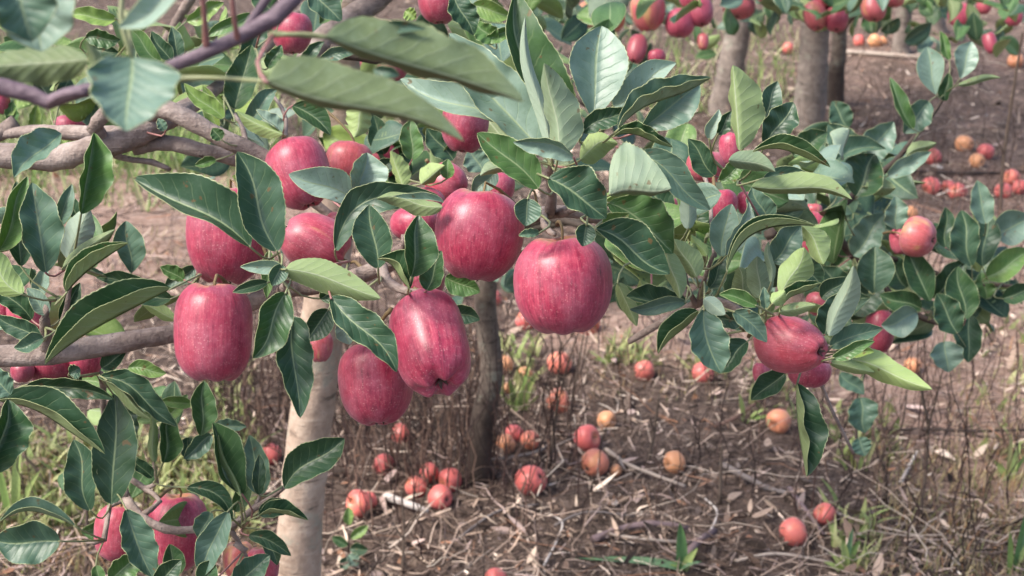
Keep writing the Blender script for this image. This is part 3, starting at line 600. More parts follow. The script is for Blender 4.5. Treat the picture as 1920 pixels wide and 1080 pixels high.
# ================================================================== FALLEN APPLES
def fallen(x, y, px, yel, drk, label, red=0):
    s_ = random.randrange(6); zc = zG(y+px*.3); p = G(x, y+px*.35, 0); Rr = px*zc/F/2
    # the centre of a sphere of this radius resting on the ground whose picture centre is (x, y)
    b = (540-y)/F; z = (H-hgt(p[0], p[1])-Rr*.80)/(st-b*ct); loc = P(x, y, z)
    apple(x, y, px, px*random.uniform(.86, 1.0), random.uniform(40, 130)*random.choice((-1, 1)), z, random.uniform(-50, 60), label, (min(1, yel+.08), drk*.6, 1), group='fallen apples on the ground', loc=loc-np.array([0, 0, .1*Rr]), shared=AP[s_])
FA = [
 (752, 812, 38, .2, 0, 'red fallen apple behind thin stalks directly below the hanging lower red apple'),
 (720, 870, 42, .05, .2, 'dull red fallen apple among stalks right of the near trunk'),
 (675, 942, 52, .25, 0, 'pinkish fallen apple nearest to the near trunk on its right'),
 (690, 938, 34, .1, .1, 'small red fallen apple tucked behind the pinkish one by the near trunk'),
 (805, 886, 38, .15, 0, 'fallen apple at the top left of the cluster of four'),
 (845, 897, 44, .12, 0, 'fallen apple at the right of the cluster of four'),
 (780, 911, 42, .3, 0, 'fallen apple at the left of the cluster of four showing its eye'),
 (826, 931, 46, .1, 0, 'fallen apple at the bottom of the cluster of four'),
 (509, 850, 40, .1, .1, 'red fallen apple just left of the near trunk'),
 (949, 830, 40, .62, 0, 'yellow orange fallen apple right beside the dark trunk foot'),
 (964, 812, 36, .0, .05, 'small crimson fallen apple between two paler ones by the dark trunk'),
 (994, 824, 36, .45, 0, 'light orange fallen apple at the right of the three by the dark trunk'),
 (997, 898, 57, .12, 0, 'large round red fallen apple below the dark trunk foot'),
 (1100, 820, 50, .0, .05, 'crimson fallen apple just above an orange one at centre'),
 (1115, 866, 52, .5, 0, 'orange and red fallen apple below the crimson one at centre'),
 (1137, 786, 35, .95, 0, 'small plain yellow fallen apple above the centre pair'),
 (1155, 881, 22, .9, 0, 'tiny yellow apple piece right of the centre pair'),
 (1265, 865, 43, .85, 0, 'yellow fallen apple with pink blush right of the pale stick'),
 (1049, 679, 44, .4, 0, 'blushed fallen apple right under the hero apple'),
 (1046, 750, 48, .45, 0, 'pale pink fallen apple behind the bright grass tuft'),
 (1208, 693, 40, .3, 0, 'red fallen apple with a hollow eye behind the low green weed'),
 (1319, 697, 42, .1, 0, 'red fallen apple ringed by yellow grass left of the spray'),
 (946, 683, 36, 1.0, 0, 'larger yellow green fallen apple right of the dark trunk'),
 (984, 700, 28, 1.0, 0, 'middle small yellow fallen apple by the bright tuft'),
 (950, 727, 22, 1.0, 0, 'smallest yellow green fallen apple beneath the larger one'),
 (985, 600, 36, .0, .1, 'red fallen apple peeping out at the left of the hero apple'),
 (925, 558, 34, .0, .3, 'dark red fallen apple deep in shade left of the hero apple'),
 (1100, 604, 50, .2, .1, 'red fallen apple half hidden behind the bottom of the hero apple'),
 (1461, 787, 46, .55, 0, 'orange fallen apple left of the long hanging leaf'),
 (1548, 963, 43, .15, .05, 'smaller red fallen apple of the lower right pair'),
 (1487, 996, 54, .3, 0, 'larger salmon red fallen apple of the lower right pair'),
 (930, 1086, 46, .15, 0, 'red fallen apple cut by the bottom edge'),
 (1750, 293, 32, .1, .05, 'red fallen apple left of the small heap at upper right'),
 (1809, 268, 33, .95, 0, 'yellow fallen apple on top of the small heap at upper right'),
 (1848, 283, 31, .0, .05, 'crimson fallen apple at the right of the small heap'),
 (1832, 300, 28, .85, 0, 'yellow fallen apple at the bottom of the small heap'),
 (1747, 347, 36, .1, 0, 'shiny red fallen apple alone at the left of the second row at upper right'),
 (1779, 350, 28, .1, .25, 'dark red fallen apple wedged in the second row at upper right'),
 (1797, 358, 33, .05, 0, 'pink red fallen apple at the right of the second row'),
 (1881, 357, 30, .1, 0, 'red fallen apple low in the group at the right edge'),
 (1898, 332, 32, .35, 0, 'orange fallen apple on top of the group at the right edge'),
 (1912, 350, 30, .05, 0, 'red fallen apple cut by the right edge'),
 (1640, 76, 28, 1.0, 0, 'yellow fallen apple far back between the trunks'),
 (1611, 76, 24, .15, 0, 'red fallen apple far back left of the yellow one'),
 (1655, 77, 20, .8, 0, 'tiny yellow fallen apple far back touching the bigger yellow one'),
 (1905, 112, 30, .6, 0, 'orange fallen apple far back at the right edge'),
 (1708, 398, 26, .95, 0, 'yellow fallen apple just above the blurred hanging pink one'),
 (1650, 402, 26, .85, 0, 'pale yellow fallen apple left of the pale blue leaf at right'),
 (1712, 684, 32, .7, 0, 'orange yellow fallen apple beyond the big light green leaf'),
 (1478, 90, 24, .2, 0, 'red fallen apple in grass between the two far left trunks'),
 (1355, 1010, 0, 0, 0, '')]
for a in FA:
    if a[2] > 0: fallen(*a)

# ================================================================== TREES BEHIND
def tree(name, label, bx, by, top, wpx, mat, group=None, lean_pts=()):
    """trunk from the ground point under pixel (bx, by) up to (top x, top y), at one world distance"""
    b = G(bx, by); Y = b[1]; T = thing('apple_tree', b, label, 'tree', group); T.Y = Y
    pts = [(bx, by)]+list(lean_pts)+[top]; q = []
    for i, (x, y) in enumerate(pts): z = ZY(y, Y); q.append(P(x, y, z))
    q[0] = q[0]-np.array([0, 0, .05]); r = wpx/2*zG(by)/F
    rad = [r*(1.18 if i == 0 else 1-.28*i/(len(q)-1)) for i in range(len(q))]
    tube_part('trunk', T, q, rad, mat, 20, .018, .03); T.q = q; T.r = r; return T
TG = 'slim apple trees in rows behind'
NT = tree('', 'slim pale barked apple tree nearest behind the left fruit cluster', 545, 1185, (655, -260), 84, 'bark_trunk', TG, [(562, 1000), (575, 850), (600, 660), (615, 500), (635, 300), (650, 60)])
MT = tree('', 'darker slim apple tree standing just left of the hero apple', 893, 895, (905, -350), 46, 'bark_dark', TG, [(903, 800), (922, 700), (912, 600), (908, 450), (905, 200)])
B1 = tree('', 'far apple tree with shaded trunk at the left of the far row', 1352, 215, (1392, -420), 52, 'bark_far', TG, [(1372, 120), (1385, 40), (1388, -100)])
B2 = tree('', 'far apple tree with the thickest trunk among the far row', 1512, 243, (1545, -420), 62, 'bark_far', TG, [(1522, 160), (1527, 80), (1535, -80)])
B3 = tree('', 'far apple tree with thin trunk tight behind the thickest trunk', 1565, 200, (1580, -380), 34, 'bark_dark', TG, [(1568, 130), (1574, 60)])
B4 = tree('', 'far apple tree right of the pale fallen pole', 1690, 98, (1702, -420), 34, 'bark_far', TG, [(1692, 60), (1696, 0)])
B5 = tree('', 'furthest pale apple tree trunk beside the red hanging apple at upper right', 1762, 62, (1735, -420), 32, 'bark_far', TG, [(1755, 30), (1748, 0)])
def crown(T, regs, size, tones):
    for (x0, y0, x1, y1, n, d0, d1) in regs: fill(T, x0, y0, x1, y1, n, d0, d1, size, tones)
def boughs(T, spots, mat='bark_limb', wpx=9):
    """boughs from the trunk out to spots (x, y, depth)"""
    for (x, y, d, k) in spots:
        a = T.q[k]; b = P(x, y, d); m = (a+b)/2+np.array([0, 0, .06]); tube_part('bough', T, [a, m, b], [T.r*.42, T.r*.3, T.r*.12], mat, 8, .03, .03)
DK = [.5, .5, .4, .6, .25, .7]; MD = [.5, .66, .8, .3, .85, 1.0, .1]
crown(NT, [(360, 0, 620, 330, 30, 1.75, 2.3), (640, 60, 960, 330, 34, 1.7, 2.3), (860, -30, 1140, 120, 16, 1.8, 2.4), (230, 30, 460, 210, 16, 1.8, 2.3), (0, -300, 1100, -10, 70, 1.7, 2.7)], .085, MD)
boughs(NT, [(480, 120, 2.1, 6), (760, 230, 2.1, 6), (1000, 40, 2.2, 7), (300, 90, 2.2, 7), (860, -100, 2.3, 7)])
crown(MT, [(920, -20, 1120, 110, 22, 2.5, 3.2), (850, 300, 1010, 560, 12, 2.5, 3.1), (1120, 380, 1420, 570, 50, 2.2, 2.9), (980, 100, 1300, 330, 28, 2.3, 3.1), (760, -500, 1300, -10, 70, 2.4, 3.6)], .095, [.45, .5, .38, .6, .25])
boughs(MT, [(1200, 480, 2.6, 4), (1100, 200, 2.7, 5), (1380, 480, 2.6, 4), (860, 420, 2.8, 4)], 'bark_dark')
for T, x, d in ((B1, 1350, 4.9), (B2, 1520, 5.0), (B3, 1590, 5.3), (B4, 1700, 5.6), (B5, 1850, 5.6)):
    crown(T, [(x-110, -25, x+120, 52 if x < 1800 else 90, 26, d-.8, d+.4), (x-190, -420, x+190, -10, 95, d-.8, d+1.2)], .11, DK)
    boughs(T, [(x-60, 0, d-.4, len(T.q)-2), (x+90, 10, d-.3, len(T.q)-2), (x-20, -120, d, len(T.q)-1)])
crown(B1, [(1090, -20, 1330, 110, 26, 3.9, 4.6), (1060, -20, 1340, 40, 8, 3.3, 3.5), (1380, -20, 1900, 25, 22, 3.9, 4.3), (1700, -20, 1925, 95, 16, 3.9, 4.3)], .10, DK)

# ================================================================== FOREGROUND SPRAY (close, out of focus)
FG = thing('apple_branch', P(0, 165, .62), 'blurred purple barked branch with big leaves across the upper left, nearest the viewer', 'branch')
limb(FG, [(-60, 155, .62, 34), (40, 170, .62, 34), (95, 192, .62, 30), (150, 168, .61, 26), (230, 172, .60, 24), (310, 130, .60, 27), (400, 92, .60, 27), (470, 58, .60, 30), (530, 22, .60, 34), (575, -40, .60, 32)], 'bark_young', n=12)
limb(FG, [(455, 66, .60, 20), (485, 20, .60, 18), (520, -30, .60, 16)], 'bark_young', 'twig')
limb(FG, [(93, 192, .61, 15), (120, 176, .60, 14), (165, 172, .60, 16)], 'bark_young', 'twig')
limb(FG, [(447, 78, .60, 13), (440, 40, .59, 10), (433, -30, .58, 8)], 'stalk_red', 'twig')
limb(FG, [(388, 92, .60, 15), (384, 40, .59, 11), (378, -30, .58, 9)], 'stalk_red', 'twig')
node(FG, (340, 145, .60), (512, 66, .60), (236, 20, .59), (170, 172, .60), (100, 20, .6), (320, -40, .59))
for a in [
 (62, -85, 78, 97, 0, 66, 68, 't', .12, .60, 0, .6), (20, -60, 60, 78, 0, 62, 50, 't', .3, .57, 0, .5), (352, -30, 222, 52, 6, 18, 34, 't', .02, .57, 0, .45),
 (248, 106, 236, 246, 0, 84, 76, 't', .2, .585, -.03, .28), (166, 112, -50, 128, 0, 38, 30, 'b', .37, .63, 0, .4),
 (610, 68, 982, 192, 0, 74, 12, 'b', .37, .60, .03, .42), (498, 152, 870, 265, 6, 70, 10, 'b', .38, .57, .02, .26), (205, 190, 160, 78, 0, 14, 16, 'b', .4, .62, 0, .4),
 (640, 62, 800, 55, 4, 14, 16, 't', .3, .62, 0, .4), (700, 130, 750, 142, 3, 10, 14, 't', .3, .60, 0, .4)]: leaf(FG, *a)
limb(FG, [(236, -60, .585, 9), (226, 30, .583, 11), (238, 80, .583, 11), (248, 112, .585, 8)], 'stalk', 'leaf_stem', 8)
limb(FG, [(330, 148, .60, 15), (400, 146, .595, 9), (505, 153, .57, 7)], 'stalk', 'leaf_stem', 8)
limb(FG, [(505, 62, .60, 14), (560, 66, .60, 9), (615, 70, .60, 8)], 'stalk', 'leaf_stem', 8)

# ================================================================== UPPER LEFT THICK BRANCH
UB = thing('apple_branch', P(0, 290, 1.45), 'thick brown forked branch across the upper left with green leaves', 'branch')
limb(UB, [(-80, 292, 1.45, 50), (0, 292, 1.45, 46), (100, 297, 1.45, 48), (170, 278, 1.44, 46), (230, 262, 1.44, 52), (290, 232, 1.45, 50), (345, 205, 1.5, 36), (400, 170, 1.6, 24), (470, 110, 1.7, 22)], n=16)
limb(UB, [(265, 232, 1.45, 30), (300, 205, 1.43, 36), (350, 222, 1.42, 36), (410, 255, 1.42, 36), (470, 282, 1.42, 32), (530, 312, 1.42, 28), (600, 350, 1.44, 20)])
limb(UB, [(250, 275, 1.46, 34), (310, 268, 1.46, 30), (370, 280, 1.46, 30), (440, 298, 1.47, 27), (520, 330, 1.5, 20), (640, 420, 1.5, 16)])
limb(UB, [(0, 252, 1.5, 18), (60, 246, 1.49, 24), (130, 248, 1.48, 28), (190, 248, 1.47, 26), (240, 250, 1.46, 26)])
limb(UB, [(205, 268, 1.44, 22), (178, 240, 1.42, 32), (195, 215, 1.41, 28), (215, 190, 1.40, 20)])
limb(UB, [(-40, 270, 1.5, 30), (0, 250, 1.5, 30), (30, 230, 1.5, 32)])
limb(UB, [(215, 292, 1.46, 12), (250, 300, 1.46, 11), (285, 304, 1.46, 12), (320, 318, 1.46, 8)], name='twig')
limb(UB, [(440, 215, 1.5, 8), (455, 240, 1.45, 9), (462, 275, 1.42, 12)], name='twig')
limb(UB, [(505, 170, 1.55, 6), (535, 220, 1.5, 8), (530, 300, 1.42, 10)], name='twig')
limb(UB, [(540, 160, 1.9, 40), (620, 60, 1.95, 44), (700, 5, 2.0, 44), (760, -60, 2.0, 44)], 'bark_limb')
limb(UB, [(620, 95, 1.6, 26), (700, 108, 1.6, 24), (770, 118, 1.6, 18), (850, 130, 1.65, 12)], 'bark_dark', 'twig')
node(UB, (265, 245, 1.44), (462, 275, 1.42), (530, 270, 1.45), (110, 252, 1.48), (420, 180, 1.5), (200, 130, 1.5), (480, 90, 1.55), (600, 120, 1.6), (745, 330, 1.45), (690, 200, 1.6), (890, 60, 1.7), (330, 125, 1.5), (150, 405, 1.4), (680, 290, 1.5))
for a in [
 (218, 36, 126, 28, 0, 12, 18, 't', .92, 1.35), (160, 70, 226, 74, 0, 14, 18, 't', .6, 1.4), (170, 95, 222, 98, 0, 16, 14, 't', .5, 1.42), (300, 116, 238, 52, 0, 18, 16, 't', .78, 1.38),
 (322, 114, 284, 58, 4, 13, 16, 't', .5, 1.42), (336, 112, 322, 50, 0, 14, 15, 't', .45, 1.45), (472, 26, 385, 70, 0, 14, 13, 't', .75, 1.45), (440, 205, 472, 84, 0, 30, 26, 't', .55, 1.5),
 (452, 115, 500, 40, 0, 20, 26, 't', .35, 1.6), (420, 222, 345, 156, 4, 12, 18, 't', .85, 1.38), (115, 250, 26, 333, -4, 14, 40, 't', .25, 1.3, -.03), (410, 240, 380, 160, 0, 15, 12, 't', .95, 1.45),
 (530, 252, 444, 208, 4, 18, 8, 'b', .95, 1.4), (528, 250, 480, 205, 0, 2, 18, 't', .05, 1.41), (460, 230, 520, 166, 0, 20, 16, 't', .25, 1.46), (548, 198, 620, 254, 8, 26, 14, 't', .5, 1.42), (682, 196, 664, 258, 0, 22, 24, 'b', .95, 1.5),
 (772, 300, 771, 222, 0, 21, 20, 't', .72, 1.42), (756, 352, 732, 283, 0, 8, 22, 'b', .96, 1.4), (790, 345, 834, 310, 0, 22, 10, 'b', .9, 1.4), (838, 335, 840, 298, 0, 14, 12, 't', .8, 1.41),
 (502, 128, 528, 84, 0, 14, 12, 't', .6, 1.5), (600, 112, 674, 92, 3, 12, 12, 't', .3, 1.48), (560, 120, 608, 78, 0, 12, 12, 't', .5, 1.5), (580, -20, 640, 40, 0, 28, 22, 't', .35, 1.6), (640, -20, 600, 45, 0, 16, 20, 't', .6, 1.65),
 (850, -10, 888, 66, 0, 26, 20, 't', .4, 1.5), (885, 10, 960, 30, 0, 16, 20, 't', .8, 1.6), (930, 80, 890, 40, 0, 20, 18, 't', .7, 1.6), (960, 60, 905, 72, 0, 14, 10, 't', .75, 1.6), (760, 20, 780, 35, 0, 12, 14, 't', .95, 1.6),
 (600, 300, 556, 262, 0, 15, 12, 't', .5, 1.6), (470, 345, 435, 330, 0, 8, 12, 't', 1.0, 1.55), (405, 300, 365, 310, 0, 8, 10, 't', .75, 1.44), (415, 262, 398, 240, 0, 12, 12, 't', .6, 1.4), (310, 245, 296, 222, 0, 9, 9, 't', .3, 1.4),
 (850, 300, 800, 240, 0, 22, 20, 't', .48, 1.62), (720, 290, 700, 215, 0, 20, 20, 't', .5, 1.7), (905, 320, 880, 280, 0, 24, 24, 't', .15, 1.6), (700, 330, 740, 300, 0, 16, 14, 't', .5, 1.6),
 (90, 190, 70, 140, 0, 16, 18, 't', .5, 1.6), (20, 230, 25, 190, 0, 14, 12, 't', .7, 1.6), (60, 245, 70, 195, 0, 10, 12, 't', .95, 1.62), (115, 185, 130, 145, 0, 14, 18, 't', .3, 1.62), (520, 30, 470, -20, 0, 20, 22, 't', .5, 1.6), (350, 40, 420, 5, 0, 14, 16, 't', .8, 1.6)]: leaf(UB, *a)

# ================================================================== MAIN BEARING BRANCH (left edge to the hero fruit)
MB = thing('apple_branch', P(0, 670, 1.2), 'grey brown fruiting branch from the left edge to the hero apple, full of leaves', 'branch')
limb(MB, [(-80, 672, 1.2, 44), (0, 668, 1.2, 42), (90, 664, 1.2, 42), (180, 650, 1.21, 42), (260, 636, 1.22, 38), (330, 624, 1.23, 34), (420, 590, 1.24, 32), (520, 548, 1.23, 32), (600, 536, 1.22, 30), (665, 520, 1.21, 32), (715, 500, 1.21, 34), (760, 480, 1.22, 30), (850, 440, 1.25, 28), (940, 425, 1.26, 27), (1020, 400, 1.24, 27), (1090, 400, 1.24, 22), (1180, 440, 1.28, 18), (1260, 520, 1.3, 14), (1290, 560, 1.3, 11)], n=16)
limb(MB, [(88, 660, 1.2, 26), (86, 625, 1.18, 24), (84, 600, 1.17, 20), (92, 560, 1.17, 10)], name='spur')
limb(MB, [(100, 660, 1.2, 18), (122, 590, 1.17, 12), (130, 545, 1.16, 8), (140, 490, 1.15, 6)], name='spur')
limb(MB, [(525, 548, 1.22, 20), (540, 528, 1.18, 20), (512, 500, 1.14, 14), (505, 485, 1.13, 8)], name='spur')
limb(MB, [(715, 500, 1.2, 24), (728, 530, 1.18, 20), (770, 548, 1.17, 16), (800, 545, 1.16, 10)], name='spur')
limb(MB, [(735, 495, 1.2, 20), (757, 470, 1.19, 18), (758, 440, 1.19, 12)], name='spur')
limb(MB, [(1030, 400, 1.23, 22), (1035, 370, 1.19, 20), (1030, 330, 1.16, 14), (1035, 300, 1.14, 9)], name='spur')
limb(MB, [(1050, 400, 1.23, 20), (1080, 390, 1.18, 15), (1115, 395, 1.16, 9)], name='spur')
limb(MB, [(1020, 400, 1.24, 18), (1022, 425, 1.16, 14), (1040, 440, 1.13, 9)], name='spur')
node(MB, (505, 487, 1.13), (522, 520, 1.15), (770, 545, 1.17), (745, 520, 1.17), (1035, 310, 1.14), (1045, 345, 1.15), (1085, 395, 1.17), (1145, 400, 1.2), (86, 615, 1.17), (112, 560, 1.17), (135, 495, 1.15), (232, 690, 1.2), (655, 490, 1.2), (1125, 260, 1.17), (1010, 400, 1.17), (1220, 480, 1.28), (372, 520, 1.2), (185, 700, 1.2), (715, 520, 1.18), (600, 350, 1.3))
for a in [
 # left edge cluster
 (152, 402, 176, 248, 0, 10, 46, 't', .76, 1.12, 0, .5), (-2, 470, 52, 330, 0, 16, 30, 't', .8, 1.13), (40, 500, 30, 340, 0, 24, 36, 't', .42, 1.16, 0, .5), (86, 512, 60, 342, 0, 32, 42, 't', .38, 1.11, 0, .5),
 (126, 484, 166, 388, 0, 26, 30, 'b', .02, 1.14), (118, 502, 216, 430, 4, 10, 12, 'b', .42, 1.12), (124, 550, 241, 456, 6, 36, -24, 't', .6, 1.09), (246, 512, 236, 414, 0, 24, 30, 't', .3, 1.2, 0, .55),
 (42, 552, -25, 462, 10, 24, 26, 'b', .8, 1.1), (108, 425, 135, 345, 0, 14, 16, 't', .2, 1.2), (150, 420, 120, 355, 0, 12, 14, 't', .45, 1.22), (322, 541, 84, 684, -8, -30, 60, 't', .5, 1.06, -.02, .45),
 (322, 560, 180, 520, 0, 20, 22, 't', .55, 1.18), (60, 600, -20, 520, 0, 18, 22, 't', .5, 1.18), (78, 640, -10, 590, 0, 18, 18, 't', .48, 1.15), (82, 634, 26, 652, 4, 12, 18, 't', .3, 1.1),
 (90, 590, 50, 540, 0, 14, 18, 't', .1, 1.17), (70, 560, 85, 500, 0, 16, 14, 't', .15, 1.19), (112, 600, 150, 530, 0, 12, 18, 't', .42, 1.2), (330, 600, 262, 566, 0, 10, 14, 'b', .9, 1.2),
 (20, 740, -25, 690, 0, 26, 22, 't', .25, 1.1), (345, 525, 300, 500, 0, 10, 16, 't', .75, 1.25), (366, 500, 308, 540, 0, 16, 14, 't', .35, 1.27), (240, 690, 312, 700, 2, 15, 13, 't', .82, 1.15), (190, 690, 236, 660, 0, 20, 14, 't', .48, 1.22), (130, 700, 150, 690, 0, 12, 16, 't', .3, 1.14),
 # centre cluster
 (470, 464, 249, 334, -8, 12, 62, 't', .5, 1.08, .02, .45), (520, 472, 444, 284, 0, 34, 50, 't', .42, 1.07, 0, .48), (664, 376, 541, 327, -4, 22, 36, 't', .0, 1.2, -.02, .4), (668, 370, 688, 286, 0, 20, 46, 't', .04, 1.2, 0, .6),
 (628, 470, 822, 366, 52, 30, 30, 't', .42, 1.15, 0, .42), (830, 388, 706, 372, -3, 20, 12, 'b', .5, 1.13), (832, 380, 735, 368, 0, 0, 13, 't', .1, 1.12), (709, 504, 692, 384, 0, 36, 31, 't', .47, 1.1, 0, .5), (771, 520, 784, 403, 0, 18, 42, 't', .52, 1.08, 0, .48), (800, 545, 828, 470, 0, 26, 18, 't', .5, 1.13),
 (768, 543, 706, 486, -8, -12, 40, 't', .58, 1.09, 0, .5), (534, 505, 714, 560, 6, 30, 26, 'b', .5, 1.05, 0, .4), (620, 556, 744, 698, 6, 36, 24, 't', .45, 1.05, -.02, .42), (536, 548, 474, 672, 4, 36, 26, 't', .58, 1.05, 0, .42),
 (548, 592, 563, 784, -4, 36, 28, 't', .45, 1.07, 0, .35), (616, 580, 574, 640, 0, 26, 20, 't', .5, 1.15), (642, 598, 656, 646, 0, 22, 20, 't', .12, 1.18), (542, 512, 450, 500, -6, 14, 12, 't', .15, 1.06), (502, 530, 436, 548, 0, 9, 12, 't', .5, 1.12), (528, 496, 510, 536, 0, 18, 14, 't', .35, 1.055),
 (505, 470, 500, 560, 0, 12, 12, 't', .8, 1.2), (600, 560, 640, 530, 0, 14, 20, 't', .5, 1.19), (700, 640, 665, 590, 0, 14, 16, 't', .3, 1.22), (830, 580, 900, 600, 0, 18, 20, 't', .35, 1.3), (835, 520, 900, 548, 0, 20, 22, 't', .7, 1.35),
 # hero spur
 (1040, 285, 966, -18, 10, 18, 62, 't', .55, 1.15, 0, .5), (1034, 292, 985, 30, 8, 14, 10, 'b', .1, 1.10, 0, .4), (1046, 296, 1020, 118, -6, 16, 46, 'b', .22, 1.07, -.01, .4), (1022, 290, 842, 62, 12, 30, 62, 't', .2, 1.14, .02, .48),
 (978, 248, 750, 148, 0, 16, 40, 't', .13, 1.16, .02, .5), (1112, 228, 1128, 48, 4, 46, 58, 't', .17, 1.12, .02, .62), (1150, 200, 1268, 118, 0, 34, 22, 't', .02, 1.16), (1158, 244, 1334, 146, 8, 40, -20, 't', .22, 1.08, 0, .5),
 (1196, 246, 1312, 158, 0, 24, 40, 't', .2, 1.12, 0, .6), (1093, 248, 1184, 203, 4, 20, 18, 't', .45, 1.09), (1150, 256, 1262, 277, 8, 24, -12, 't', .5, 1.12), (1088, 300, 1158, 268, 14, 22, 26, 'b', .98, 1.11, 0, .45),
 (1142, 366, 1259, 354, 2, 84, 8, 'b', .12, 1.06, 0, .38), (1010, 354, 894, 249, -4, 24, 38, 't', .72, 1.09, 0, .45), (1076, 296, 962, 266, -14, 26, 8, 't', .12, 1.06), (1028, 334, 1137, 410, 4, 52, 24, 't', .48, 1.05, 0, .45),
 (1190, 288, 1332, 394, 6, 32, 20, 't', .24, 1.13, 0, .45), (1140, 380, 1262, 476, 10, 50, 30, 't', .68, 1.12, 0, .5), (1116, 428, 1256, 514, 0, 50, 16, 't', .42, 1.07, 0, .5), (990, 372, 985, 424, 0, 26, 22, 't', .3, 1.08), (1012, 436, 972, 442, 0, 6, 10, 't', .3, 1.09), (1100, 420, 1092, 462, 0, 20, 16, 't', .35, 1.06),
 (1158, 530, 1194, 612, 0, 16, 12, 'b', .5, 1.22), (1286, 562, 1174, 556, 10, 8, 32, 't', .45, 1.2, 0, .5), (1286, 566, 1180, 580, 0, 16, 12, 't', .25, 1.18), (1130, 420, 1180, 400, 0, 12, 12, 't', .75, 1.1), (1290, 360, 1230, 290, 0, 20, 24, 't', .15, 1.17), (1290, 430, 1292, 350, 0, 16, 14, 'b', .05, 1.22),
 (1215, 560, 1200, 525, 0, 12, 14, 'b', .95, 1.24), (1250, 470, 1275, 560, 0, 22, 14, 'b', .5, 1.15), (960, 300, 900, 330, 0, 10, 16, 'b', .3, 1.16), (930, 320, 885, 365, 0, 18, 18, 't', .18, 1.22)]: leaf(MB, *a)

# ================================================================== RIGHT SPRAY
RS = thing('apple_branch', P(1300, 565, 1.28), 'leafy spray at right centre carrying the sideways pink apple', 'branch')
limb(RS, [(1180, 640, 1.36, 12), (1240, 605, 1.33, 15), (1300, 572, 1.3, 17), (1345, 565, 1.28, 17), (1390, 585, 1.26, 17), (1430, 610, 1.25, 18), (1480, 640, 1.27, 18), (1530, 665, 1.28, 14), (1555, 650, 1.26, 10)])
limb(RS, [(1310, 570, 1.29, 13), (1322, 520, 1.26, 9), (1345, 460, 1.25, 7), (1372, 400, 1.25, 5)], name='twig')
limb(RS, [(1305, 572, 1.29, 13), (1290, 540, 1.27, 9), (1282, 500, 1.26, 6)], name='twig')
limb(RS, [(1530, 665, 1.29, 6), (1505, 690, 1.26, 4), (1494, 722, 1.2, 4)], 'stalk', 'twig')
limb(RS, [(1490, 640, 1.27, 10), (1530, 700, 1.32, 8), (1560, 770, 1.38, 7), (1600, 850, 1.42, 6)], name='twig')
limb(RS, [(1340, 480, 1.26, 9), (1335, 430, 1.3, 8), (1330, 360, 1.4, 8), (1320, 330, 1.45, 8)], name='twig')
limb(RS, [(1320, 500, 1.27, 8), (1322, 455, 1.22, 6), (1328, 440, 1.22, 9)], 'stalk', 'bud')
node(RS, (1312, 560, 1.27), (1335, 555, 1.26), (1425, 590, 1.22), (1460, 590, 1.21), (1475, 600, 1.22), (1500, 690, 1.28), (1360, 320, 1.33), (1385, 340, 1.33), (1285, 500, 1.26), (1395, 620, 1.25), (1430, 560, 1.22))
